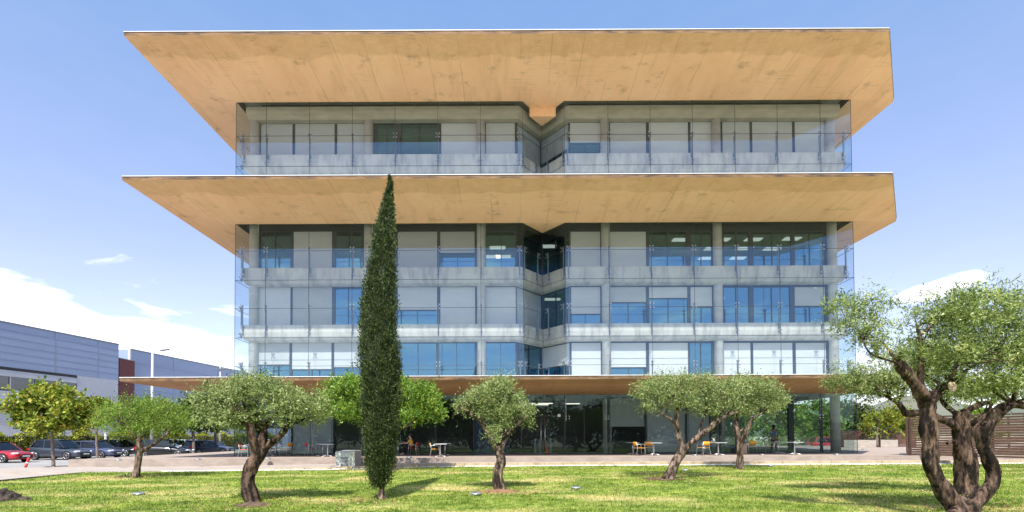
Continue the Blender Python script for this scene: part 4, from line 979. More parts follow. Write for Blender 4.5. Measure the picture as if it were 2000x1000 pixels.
# street trees round the car park
SG = 'young street trees beside the car park'
tree('street_tree', 'yellow-green street tree with a bare thin trunk beside the bollard', 'tree', Yat(105, 912, .05),
     [[(105, 912, 4), (103, 880, 3.5), (101, 845, 3.5), (100, 815, 3)], [(101, 850, 2), (80, 825, 1.6), (62, 805, 1.3)], [(101, 845, 2), (122, 820, 1.6), (140, 802, 1.3)], [(100, 815, 2), (98, 790, 1.3)]],
     [(62, 790, 30, 22), (98, 778, 40, 22), (140, 802, 34, 26), (48, 822, 24, 16), (92, 825, 48, 16), (148, 824, 26, 14), (70, 765, 14, 10), (40, 805, 14, 12)], 12000, (.19, .06), M_YELG, M_BARKT, SG, seed=41, sub=.36, twigs=20, dens=.9)
tree('street_tree', 'sparse reddish-green street tree between the dark blue cars', 'tree', Yat(190, 903, .0),
     [[(191, 902, 3.3), (189, 870, 3), (188, 840, 2.6), (184, 815, 2)], [(188, 840, 1.8), (200, 815, 1.3), (212, 800, 1)], [(188, 845, 1.8), (172, 820, 1.3)]],
     [(182, 800, 24, 14), (200, 815, 26, 14), (170, 822, 20, 14), (188, 790, 14, 8), (215, 800, 14, 10)], 4200, (.19, .06), M_YELG, M_BARKT, SG, seed=42, sub=.34, twigs=14, dens=.6)
for i, (bx, by, w_, t_, sd_, lb) in enumerate(((327, 893, 44, 785, 43, 'dark leafy street tree behind the small olive, at the rear of the black hatchback'), (378, 892, 38, 775, 44, 'dark leafy street tree in front of the white car'), (421, 889, 40, 778, 45, 'dark leafy street tree beside the last black car'), (283, 889, 30, 782, 46, 'half-hidden street tree showing above the small olive crown'))):
    tree('street_tree', lb, 'tree', Yat(bx, by, -.03), [[(bx, by, 3.6), (bx, by-30, 3.2), (bx-1, by-55, 2.8), (bx, by-78, 2)], [(bx, by-52, 2), (bx+15, by-75, 1.2)], [(bx, by-50, 2), (bx-14, by-72, 1.2)]],
         [(bx, t_+15, w_*.6, 16), (bx-w_*.5, t_+32, w_*.5, 16), (bx+w_*.5, t_+30, w_*.5, 16), (bx, t_+42, w_*.8, 18), (bx+4, t_+56, w_*.55, 10)], 9000, (.21, .065), M_DKG if i else M_YELG, M_BARKT, SG, seed=sd_, sub=.40, twigs=12)
# hedge behind the cars, one mass of leaves on a fence
rs = np.random.default_rng(51)
HX = -41.0
n_ = 85000; y_ = 26+66*rs.random(n_); z_ = .2+2.3*rs.random(n_)**.7; top = 2.05+.3*np.sin(y_*1.3)+.2*np.sin(y_*3.1); k_ = z_ < top
C_ = np.stack([HX+.45*rs.normal(0, .5, n_), y_, z_], 1)[k_]; D_ = rs.normal(0, 1, (len(C_), 3))+np.array([.6, -.2, .3]); D_ /= np.linalg.norm(D_, axis=1)[:, None]
HT = thing('hedge', 'long yellow-green hedge growing on the fence behind the parked cars', 'hedge', (HX, 40, -.1))
quads('foliage', leaves(C_, D_, .17, .06, rs), leaf_mat('hedge_leaf', [(.07, .12, .012), (.20, .26, .02), (.42, .42, .035), (.62, .52, .05)], .3), HT)
m_ = MB(); m_.box(HX-.25, HX+.05, 26, 92, -.12, 1.8); m_.build('branches', mat('hedge_inside', (.02, .028, .01), .9), HT)
FT = thing('fence', 'dark metal railing fence in front of the yellow-green hedge', 'fence', (HX+.7, 40, -.1))
m_ = MB()
for k in range(420): m_.box(HX+.78, HX+.80, 26+k*.157-.01, 26+k*.157+.01, -.1, 1.95)
m_.build('railing_bars', M_BLACK, FT)
m_ = MB(); m_.box(HX+.77, HX+.81, 26, 92, 1.8, 1.85); m_.box(HX+.77, HX+.81, 26, 92, .15, .2); m_.build('rail', M_BLACK, FT)
# trees at the far right behind the low fence
tree('broadleaf_tree', 'shady green tree behind the low fence beside the building corner', 'tree', 62.0, [[(1660, 866, 4), (1660, 840, 3.5), (1658, 815, 3)], [(1660, 842, 2), (1675, 822, 1.5)], [(1660, 842, 2), (1645, 822, 1.5)]],
     [(1655, 808, 26, 22), (1678, 812, 22, 20), (1640, 815, 20, 20), (1660, 832, 30, 18)], 9000, (.28, .09), M_DKG, M_BARKT, None, seed=61, sub=.6, twigs=16)
tree('fig_tree', 'low spreading yellow-green tree growing out of the box planters', 'tree', 47.6, [[(1712, 862, 3), (1712, 848, 2.6), (1714, 832, 2.2)], [(1712, 850, 1.8), (1735, 835, 1.4), (1752, 822, 1)], [(1712, 850, 1.8), (1695, 835, 1.4)]],
     [(1694, 830, 16, 10), (1720, 815, 30, 14), (1752, 806, 24, 14), (1738, 828, 22, 9), (1702, 846, 9, 6), (1724, 846, 9, 7), (1757, 844, 8, 6), (1775, 816, 14, 11)], 5200, (.17, .055), M_YELG, M_BARKT, None, seed=62, sub=.3, twigs=16, depthf=.35, dens=.8)
for i, (x_, y_, w_, h_) in enumerate(((25.5, 58, 6, 6.3), (31, 58, 6, 6.8), (36.5, 60, 6, 6.2), (41.5, 66, 6, 5.4), (47, 70, 6, 5.0), (52, 68, 5.5, 5.2), (57, 62, 5, 5.4))):
    # background trees as real crowns behind the fences
    pp = Vector((x_, y_, 0)); s = 1000/y_; cx_ = 990+x_*s; gy = 852+1.7*s
    lbs = ['green tree behind the building, left one of two seen through the ground-floor glass', 'green tree behind the building, right one of two seen through the ground-floor glass', 'tree behind the low brown fence, left of the spreading tree', 'tree behind the low brown fence, right of the spreading tree', 'tree far behind the tall slatted fence, left part', 'tree far behind the tall slatted fence, right part', 'small tree close behind the tall slatted fence']
    tree('broadleaf_tree', lbs[i], 'tree', y_, [[(cx_, gy, .25*s), (cx_, gy-1.5*s, .2*s), (cx_, gy-2.6*s, .15*s)], [(cx_, gy-2*s, .1*s), (cx_+1.2*s, gy-3.2*s, .06*s)]],
         [(cx_, gy-h_*.72*s, w_*.42*s, h_*.25*s), (cx_-w_*.25*s, gy-h_*.55*s, w_*.3*s, h_*.25*s), (cx_+w_*.25*s, gy-h_*.5*s, w_*.3*s, h_*.25*s), (cx_, gy-h_*.3*s, w_*.4*s, h_*.2*s), (cx_, gy-h_*.12*s, w_*.42*s, h_*.1*s)], 9000, (.26, .09), M_SOFTG if i % 2 else M_GREEN, M_BARKT, 'background trees right of the building', seed=70+i, sub=.6, twigs=8)
# belt of trees behind the viewer, mirrored in the ground-floor glass
C_ = []
for k in range(44):
    cx_ = -46+k*2.2+rs.normal(0, .6); cy_ = -16+rs.normal(0, 2.2); cz_ = 3.9+rs.normal(0, .5); r = 2.9+rs.random()*.9
    q = rs.normal(0, 1, (1300, 3)); q /= np.linalg.norm(q, axis=1)[:, None]; q *= (rs.random(1300)**.4)[:, None]; C_.append(np.array([cx_, cy_, cz_])+q*np.array([r, r, r*1.15]))
C_ = np.concatenate(C_); D_ = rs.normal(0, 1, C_.shape); D_ /= np.linalg.norm(D_, axis=1)[:, None]
tag(quads('tree_belt', leaves(C_, D_, .42, .14, rs), M_DKG), 'belt of dark green trees mirrored in the ground-floor glass', 'trees', kind='stuff')

# ------------------------------------------------------------ fences and planters on the right
M_WOOD = mat('dark_brown_slats', (.085, .045, .032), .7, (.16, .095, .07), 3, stretch=(1, 1, 8))
M_WOODR = mat('red_brown_slats', (.075, .032, .022), .7, (.11, .05, .035), 3)
def slat_fence(name, label, a, b, z0, z1, pitch, slat, m, posts=2.0):
    T_ = thing(name, label, 'fence', (a[0], a[1], z0)); d = Vector((b[0]-a[0], b[1]-a[1], 0)); L = d.length; t_ = d.normalized(); n_ = Vector((-t_.y, t_.x, 0))
    sl = MB(); z = z0+.03
    while z+slat < z1:
        sl.obox(Vector((a[0], a[1], z+slat/2))+d/2, d/2, n_*.012, Vector((0, 0, slat/2))); z += pitch
    sl.build('slats', m, T_)
    k = 0.0
    while k <= L+.01:
        p_ = MB(); c = Vector((a[0], a[1], 0))+t_*k+n_*.05; p_.obox(c+Vector((0, 0, (z0+z1)/2)), t_*.045, n_*.035, Vector((0, 0, (z1-z0)/2))); p_.build('fence_post', m, T_); k += posts
    return T_
fa = Pz(1777, 889.5, ZD); fb = Pz(2000, 896.5, ZD); fe = (fb.x+(fb.x-fa.x)*.8, fb.y+(fb.y-fa.y)*.8)
slat_fence('slatted_fence', 'tall dark brown horizontal slat fence behind the foreground olive trees', (fa.x, fa.y), fe, ZD, ZD+2.12, .125, .088, M_WOOD, 1.25)
slat_fence('slatted_fence', 'tall dark brown slat fence running away from the near fence corner', (fa.x, fa.y+.1), (fa.x+14, fa.y+3.0), ZD, ZD+2.1, .125, .088, M_WOOD, 1.8)
YFN = 48.2
slat_fence('slatted_fence', 'lower red-brown slat fence at the far side of the terrace behind the planters', (P(1644, 870, YFN).x, YFN), (P(1790, 870, YFN).x, YFN), ZD, P(1700, 839, YFN).z, .11, .095, M_WOODR, 1.8)
M_PLANT = mat('weathered_planter', (.34, .30, .26), .85, (.46, .42, .37), 2.5, stretch=(1, 1, 3))
for i, (px, lb) in enumerate(((1682, 'weathered box planter behind the glass corner, leftmost of the row'), (1712, 'weathered box planter in the middle of the row under the spreading tree'), (1755, 'weathered box planter at the right end of the row by the red-brown fence'))):
    p = Pz(px-8, 874, ZD); T_ = thing('planter', lb, 'planter', (p.x, p.y+.6, ZD), 'box planters in front of the low fence')
    m_ = MB(); a_ = R(38); ax = Vector((math.cos(a_), -math.sin(a_), 0)); ay = Vector((math.sin(a_), math.cos(a_), 0))
    c = Vector((p.x, p.y+.6, ZD+.34)); m_.obox(c, ax*.62, ay*.62, Vector((0, 0, .34))); m_.build('box', M_PLANT, T_, bevel=.015)
    m_ = MB(); m_.obox(c+Vector((0, 0, .35)), ax*.54, ay*.54, Vector((0, 0, .012))); m_.build('soil', M_EDGE, T_)

# ------------------------------------------------------------ street furniture
L0 = P(297, 760, 50); zt = P(300, 686, 50).z
T_ = thing('street_lamp', 'tall white street lamp with a single arm rising above the low canopy', 'street lamp', (L0.x, 50, -.05))
m_ = MB(); m_.tube([(L0.x, 50, -.05), (L0.x, 50, zt)], [.14, .09], 10); m_.tube([(L0.x, 50, -.05), (L0.x, 50, .5)], .2, 10); m_.build('pole', M_FLASH, T_)
m_ = MB(); m_.tube([(L0.x, 50, zt), (L0.x+.9, 50, zt+.08)], .05, 8); m_.build('arm', M_FLASH, T_)
m_ = MB(); m_.obox((L0.x+1.2, 50, zt+.12), (.42, 0, .06), (0, .14, 0), (0, 0, .06)); m_.build('lamp_head', M_POST, T_, bevel=.03)
T_ = thing('street_lamp', 'distant street lamp head just visible against the cladding near the building corner', 'street lamp', (P(430, 722, 70).x, 70, -.05))
x = P(430, 722, 70).x; zt = P(430, 721, 70).z
m_ = MB(); m_.tube([(x, 70, -.05), (x, 70, zt+.6)], [.13, .05], 8); m_.build('pole', M_FLASH, T_)
m_ = MB(); m_.obox((x+.3, 70, zt), (.7, 0, .03), (0, .2, 0), (0, 0, .09)); m_.build('lamp_head', M_POST, T_)
p = P(206, 862, 52); T_ = thing('sign_pole', 'short white pole in front of the yellow-green hedge', 'pole', (p.x, 52, -.05))
m_ = MB(); m_.tube([(p.x, 52, -.05), (p.x, 52, P(206, 846, 52).z)], .1, 8); m_.build('pole', M_FLASH, T_); m_ = MB(); m_.tube([(p.x, 52, P(206, 846, 52).z), (p.x, 52, P(206, 845, 52).z)], .13, 8); m_.build('cap', M_FLASH, T_)
# bollard, leaning, red with white bands
M_BR = mat('red_paint', (.55, .03, .02), .5, (.42, .03, .02), 6); M_WHT = mat('white_paint', (.75, .74, .72), .5)
b0 = Pz(49, 915.5, .05); b1 = P(56.5, 894, b0.y)
T_ = thing('bollard', 'leaning red bollard with white bands at the edge of the pavement', 'bollard', tuple(b0))
ax = (b1-b0)
for nm, t0, t1, m in (('post', -.08, .06, M_WHT), ('post', .06, .50, M_BR), ('reflective_band', .50, .62, M_WHT), ('post', .62, .86, M_BR), ('cap', .86, 1.0, M_BR)):
    q = MB(); q.tube([b0+ax*t0, b0+ax*t1], .062 if nm != 'cap' else .07, 12); q.build(nm, m, T_)
# ventilation box
M_VENT = mat('vent_box_concrete', (.46, .46, .43), .85, (.40, .40, .375), 1.5)
v0 = Pz(654.5, 917, .1); v1 = Pz(693.5, 916.6, .1); Yv = (v0.y+v1.y)/2; zt = P(674, 882, Yv).z
T_ = thing('ventilation_box', 'grey concrete ventilation box with a white louvred grille on the lawn beside the cypress', 'vent box', ((v0.x+v1.x)/2, Yv, .1))
dx_ = -.45; D = 1.55*2
back = Vector((dx_, D*.5+1.2, 0)); w_ = v1.x-v0.x
back = Vector((P(706, 906.5, Yv+3.0).x-v1.x, 3.0, 0))
mbx = MB(); q = [Vector((v0.x, Yv, .02)), Vector((v1.x, Yv, .02)), Vector((v1.x, Yv, .02))+back, Vector((v0.x, Yv, .02))+back]
tp = [p_+Vector((0, 0, zt-.02)) for p_ in q]; mbx.add(q+tp, [[0, 1, 5, 4], [1, 2, 6, 5], [2, 3, 7, 6], [3, 0, 4, 7], [4, 5, 6, 7], [0, 3, 2, 1]]); mbx.build('box', M_VENT, T_, bevel=.02)
gw = w_*.62; gx0 = v0.x+w_*.16; m_ = MB()
m_.box(gx0, gx0+gw, Yv-.035, Yv-.002, .12, zt-.06); g0 = m_.build('grille_panel', mat('pale_metal', (.45, .48, .47), .7), T_)
Hg = zt-.18; sp = Hg*.60/7
m_ = MB()
for k in range(7):
    z = .12+Hg*.18+sp*k; m_.box(gx0+gw*.2, gx0+gw*.8, Yv-.042, Yv-.036, z, z+sp*.5)
m_.build('louvre_slots', M_BLACK).parent = g0
m_ = MB()
for k in range(7):
    z = .12+Hg*.18+sp*(k+.72); m_.obox((gx0+gw*.5, Yv-.055, z), (gw*.3, 0, 0), (0, .014, -.010), (0, .003, .006))
m_.build('louvres', M_FLASH).parent = g0
for c_ in g0.children: c_.matrix_parent_inverse = Matrix.Identity(4)
# boulder / stump at the left edge
def rock(name, lb, cat, c, rx, ry, rz, m, seed, parts=1):
    rs = np.random.default_rng(seed); bm = bmesh.new(); bmesh.ops.create_icosphere(bm, subdivisions=4, radius=1)
    ph = rs.random((12, 3))*6.28; fr_ = rs.normal(0, 2.6, (12, 3))
    for v_ in bm.verts:
        co = np.array(v_.co); d = 1+sum(.055/(1+k*.10)*math.sin(float(np.dot(fr_[k]*(1+k*.35), co))+ph[k, 0]) for k in range(12))*1.1
        v_.co = Vector((co[0]*rx*d, co[1]*ry*d, max(-.1, co[2]*rz*d)))
    me = bpy.data.meshes.new(name); bm.to_mesh(me); bm.free(); me.materials.append(m)
    for p_ in me.polygons: p_.use_smooth = True
    o = bpy.data.objects.new(name, me); COL.objects.link(o); o.location = c; return tag(o, lb, cat)
M_ROCK = mat('stump_bark', (.012, .008, .007), .95, (.10, .07, .055), 6, bump=1, bscale=14, detail=9)
p = Pz(8, 978, 0); rock('tree_stump', 'dark weathered tree stump on the grass at the left edge', 'stump', (p.x-.1, p.y, .02), .34, .34, .30, M_ROCK, 5)
p = Pz(47, 977, 0); rock('bark_chunk', 'small lump of dark bark beside the stump', 'bark', (p.x, p.y, .0), .2, .12, .09, M_ROCK, 6)
# root soil mounds under olives
M_SOIL = mat('dark_soil', (.06, .04, .025), .95, (.16, .10, .06), 8, bump=1)
for px, py, rx, lb, mm in ((1292, 936, .75, 'dark soil mound at the foot of the leaning olive', M_SOIL), (976, 958, .55, 'reddish soil ring at the foot of the centre olive', mat('reddish_soil', (.17, .08, .04), .95, (.28, .15, .08), 8)), (250, 933, .5, 'leaf litter mound beside the small left olive', M_SOIL), (496, 984, .45, 'dark soil around the large left olive', M_SOIL)):
    p = Pz(px, py, .05); rock('soil_mound', lb, 'soil', (p.x, p.y, lawn_z(p.x, p.y)-.03), rx, rx*.7, .10, mm, int(px))
M_LIT = leaf_mat('fallen_leaf', [(.10, .05, .02), (.22, .13, .05), (.34, .22, .09), (.42, .33, .16)], .1)
rl = np.random.default_rng(77); C_ = []
for px, py, n_, w_ in ((1300, 938, 420, 1.3), (977, 962, 380, 1.1), (265, 935, 220, 1.0), (494, 984, 420, 1.2), (745, 975, 200, .7), (1445, 918, 200, .9), (1870, 985, 500, 1.6), (1000, 960, 500, 9.0)):
    p = Pz(px, py, .03); q = rl.normal(0, 1, (n_, 2))*np.array([w_, w_*.7])+np.array([p.x, p.y]); C_ += [(x, min(y, 26.2), lawn_z(x, min(y, 26.2))+.025+.02*rl.random()) for x, y in q if xfront(min(y, E0.y))+.3 < x]
C_ = np.array(C_); D_ = rl.normal(0, 1, C_.shape)*np.array([1, 1, .25]); D_ /= np.linalg.norm(D_, axis=1)[:, None]
tag(quads('leaf_litter', leaves(C_, D_, .06, .016, rl), M_LIT), 'fallen brown leaves scattered on the grass round the trunks', 'leaves', kind='stuff')
def bush(px, py, w, h, lb, m):
    p = Pz(px, py, .08); rs = np.random.default_rng(int(px)); q = rs.normal(0, .5, (700, 3))*np.array([w, w*.7, h]); q[:, 2] = abs(q[:, 2]); C_ = np.array(p)+q
    D_ = rs.normal(0, 1, q.shape)+np.array([0, 0, .6]); D_ /= np.linalg.norm(D_, axis=1)[:, None]; T_ = thing('small_shrub', lb, 'shrub', tuple(p)); quads('foliage', leaves(C_, D_, .05, .014, rs), m, T_)
    m_ = MB(); m_.tube([p, p+Vector((.03, 0, h*.6))], .01, 5); m_.build('stem', M_BARKT, T_)
bush(1459, 915, .28, .12, 'low yellow-green shrub at the foot of the slimmer olive', M_GREEN)
bush(1296, 934, .3, .12, 'dry shoots growing from the soil mound of the leaning olive', M_YELG)
bush(247, 932, .28, .10, 'grey shoots at the foot of the small left olive', M_OLIVE)
# lawn and deck spot lights
M_LAMPG = mat('lamp_housing', (.30, .33, .37), .4, metal=.3); M_LENS = glass_mat('lens', (.6, .65, .7), .3)
def ground_spot():
    T_ = thing('ground_spotlight', 'x', 'lamp')
    m_ = MB(); m_.lathe([(.15, 0), (.155, .03), (.14, .055), (.09, .06)], (0, 0, 0), 16); m_.build('housing', M_LAMPG, T_)
    m_ = MB(); m_.lathe([(.09, .061), (.05, .08), (.01, .085)], (0, 0, 0), 14); m_.build('lens', M_LENS, T_)
    m_ = MB(); m_.lathe([(.157, .012), (.165, .02), (.157, .03)], (0, 0, 0), 16); m_.build('rim', M_STEEL, T_)
    return T_
gs = ground_spot(); first = True
GL = [(271, 967.5, 0, 'grey ground spotlight set in the lawn below the small left olive'), (929, 967.5, 0, 'grey ground spotlight set in the lawn left of the centre olive'), (1124.5, 953.5, .04, 'grey ground spotlight alone in the lawn right of the centre olive'), (1338, 919.5, .1, 'grey ground spotlight in the lawn behind the leaning olive'), (1503, 911.5, .11, 'dark ground spotlight in the lawn beyond the slimmer olive'),
      (231, 899, ZD, 'flat spotlight leftmost on the deck, just left of the small left olive trunk'), (387, 898, ZD, 'flat spotlight on the deck between the two left olives'), (523, 896.5, ZD, 'flat spotlight on the deck behind the large left olive'), (799, 893.8, ZD, 'flat spotlight on the deck just right of the cypress'), (1357, 889.5, ZD, 'flat spotlight on the deck in front of a lone orange chair'), (1489, 888.8, ZD, 'flat spotlight on the deck below a table near the slimmer olive'), (1634, 888.3, ZD, 'flat spotlight on the deck in front of the corner column'), (1687, 878.5, ZD, 'flat spotlight at the back of the terrace near the planters'), (1763, 887, ZD, 'flat spotlight on the deck beside the tall slatted fence')]
for px, py, z, lb in GL:
    o = gs if first else copy_tree(gs); first = False
    p = Pz(px, py, z); zz_ = z if z > .3 else lawn_z(p.x, p.y)+.02
    o.location = (p.x, p.y, zz_); o['label'] = lb; o['group'] = 'ground spotlights'

# ------------------------------------------------------------ tables and chairs
M_TOP = mat('table_top', (.62, .64, .68), .35, metal=.2); M_ALU = mat('aluminium', (.62, .63, .65), .35, metal=.8)
def mk_table():
    T_ = thing('cafe_table', 'x', 'table')
    m_ = MB(); m_.box(-.35, .35, -.35, .35, .715, .745); m_.build('table_top', M_TOP, T_, bevel=.01)
    m_ = MB(); m_.tube([(0, 0, .05), (0, 0, .715)], .033, 10); m_.build('pedestal', M_ALU, T_)
    m_ = MB()
    for k in range(4):
        a = math.pi/4+k*math.pi/2; m_.tube([(0, 0, .085), (math.cos(a)*.2, math.sin(a)*.2, .06), (math.cos(a)*.40, math.sin(a)*.40, .02)], [.032, .026, .02], 7)
    m_.build('foot_cross', M_ALU, T_); return T_
def mk_chair(col, nm):
    mt = mat(nm, col, .45)
    T_ = thing('armchair', 'x', 'chair')
    # faces -y; seat and curved back shell
    m_ = MB(); m_.box(-.22, .22, -.22, .2, .44, .465); m_.build('seat', mt, T_, bevel=.012)
    m_ = MB(); v = []; f = []
    for i in range(7):
        u = i/6; x = -.22+.44*u; y = .24+.035*math.sin(u*math.pi)
        v += [(x, y, .58), (x, y+.05, .80), (x, y+.022, .58), (x, y+.072, .80)]
    for i in range(6):
        a = 4*i; b = a+4; f += [[a, b, b+1, a+1], [a+2, a+3, b+3, b+2], [a+1, b+1, b+3, a+3], [a, a+2, b+2, b]]
    f += [[0, 1, 3, 2], [24, 26, 27, 25]]
    m_.add(v, f, 0, True); m_.build('backrest', mt, T_)
    for s_ in (-1, 1):
        m_ = MB(); m_.tube([(s_*.27, -.26, 0), (s_*.255, -.21, .60), (s_*.255, -.15, .66), (s_*.25, .12, .67), (s_*.235, .26, .62)], .013, 7); m_.build('front_leg', M_ALU, T_)
        m_ = MB(); m_.tube([(s_*.27, .30, 0), (s_*.235, .22, .45), (s_*.225, .265, .80)], .013, 7); m_.build('rear_leg', M_ALU, T_)
    m_ = MB(); m_.tube([(-.24, -.2, .43), (.24, -.2, .43)], .012, 6); m_.tube([(-.24, .2, .43), (.24, .2, .43)], .012, 6); m_.build('seat_rail', M_ALU, T_)
    return T_
tb = mk_table(); firstt = True
tables = [(492, 892, 8, 'grey café table beside the leftmost orange chair, partly behind the large olive'), (556, 888.5, 3, 'café table between the red chair and the dull orange chair'), (640, 892, 10, 'café table left of the ventilation box, nearer of the two'), (652, 888, 0, 'café table left of the ventilation box, farther of the two'),
          (781, 889, 45, 'café table with the seated reader'), (860, 892.5, 10, 'café table beside the orange chair right of the cypress, nearer of the two'), (873, 888, 0, 'café table behind the one by the orange chair right of the cypress'), (1222, 885.5, 0, 'small lone café table just right of the entrance column'),
          (1277, 889.5, 12, 'café table beside the pair of orange chairs'), (1351, 884.5, 0, 'café table behind the leaning olive limb'), (1403, 889.5, 10, 'café table in front of the wooden bin box'), (1487, 884, 4, 'café table between the two orange chairs behind the slimmer olive'), (1552, 888.5, 10, 'rightmost café table standing alone on the deck')]
for px, py, a, lb in tables:
    o = tb if firstt else copy_tree(tb); firstt = False
    p = Pz(px, py, ZD); o.location = (p.x, min(p.y, YG-.45), ZD); o.rotation_euler = (0, 0, R(a)); o['label'] = lb; o['group'] = 'café tables on the deck'
ORG = (.80, .30, .01); OR2 = (.85, .12, .012); RED = (.55, .015, .03)
protos = {'y': mk_chair((.80, .34, .012), 'yellow_orange_plastic'), 'o': mk_chair(OR2, 'orange_plastic'), 'r': mk_chair(RED, 'red_plastic')}; used = set()
chairs = [(478, 893, 'o', 100, 'bright orange café chair, leftmost on the deck'), (537, 890, 'r', 35, 'red café chair beside the limb of the large olive'), (577, 889, 'y', 250, 'dull orange café chair in front of the pale blind'), (631, 888, 'r', 130, 'dark red café chair behind the two tables left of the ventilation box'),
          (807, 889.5, 'r', 265, 'red café chair on which the reader sits'), (850, 892.5, 'y', 98, 'orange café chair facing the pair of tables right of the cypress'), (1249, 890, 'y', 100, 'orange café chair seen from its side, left one of the pair by the entrance column'), (1268, 888.5, 'y', 160, 'orange café chair with its back to the viewer, right one of the entrance column pair'),
          (1374, 889.5, 'y', 200, 'orange café chair alone between the leaning olive limb and a table'), (1462, 886, 'y', 180, 'dark orange café chair right behind the slimmer olive trunk'), (1503, 886, 'y', 240, 'dark orange café chair turned towards the table behind the slimmer olive'), (1322, 885, 'y', 90, 'café chair mostly hidden behind the leaning olive trunk')]
for px, py, k, a, lb in chairs:
    o = protos[k] if k not in used else copy_tree(protos[k]); used.add(k)
    p = Pz(px, py, ZD); o.location = (p.x, min(p.y, YG-.42), ZD); o.rotation_euler = (0, 0, R(a)); o['label'] = lb; o['group'] = 'café chairs on the deck'
# bin box
p = Pz(1416, 884, ZD); T_ = thing('bin_box', 'tan wooden bin box with a dark opening beside the table', 'bin', (p.x, YG-.4, ZD))
m_ = MB(); m_.box(p.x-.25, p.x+.25, YG-.62, YG-.16, ZD, ZD+.62); m_.build('body', mat('tan_wood', (.42, .30, .20), .7, (.50, .37, .26), 4), T_, bevel=.01)
m_ = MB(); m_.box(p.x-.25, p.x+.25, YG-.62, YG-.16, ZD+.623, ZD+.80); m_.build('hood', M_POST, T_, bevel=.01)
m_ = MB(); m_.box(p.x-.15, p.x+.15, YG-.635, YG-.622, ZD+.66, ZD+.74); m_.build('opening', M_BLACK, T_)
# red fire extinguisher standing inside the doors
p = P(1068, 872, 34.2); T_ = thing('fire_extinguisher', 'red conical floor stand just inside the entrance doors', 'fire equipment', (p.x, 34.2, ZD))
m_ = MB(); m_.lathe([(.17, 0), (.17, .06), (.12, .2), (.05, .45), (.035, .62)], (p.x, 34.2, ZD), 14); m_.build('cone', mat('red_glossy', (.75, .02, .02), .3), T_)
m_ = MB(); m_.lathe([(.19, 0), (.19, .02)], (p.x, 34.2, ZD-.0), 14); m_.build('base_plate', M_BLACK, T_)

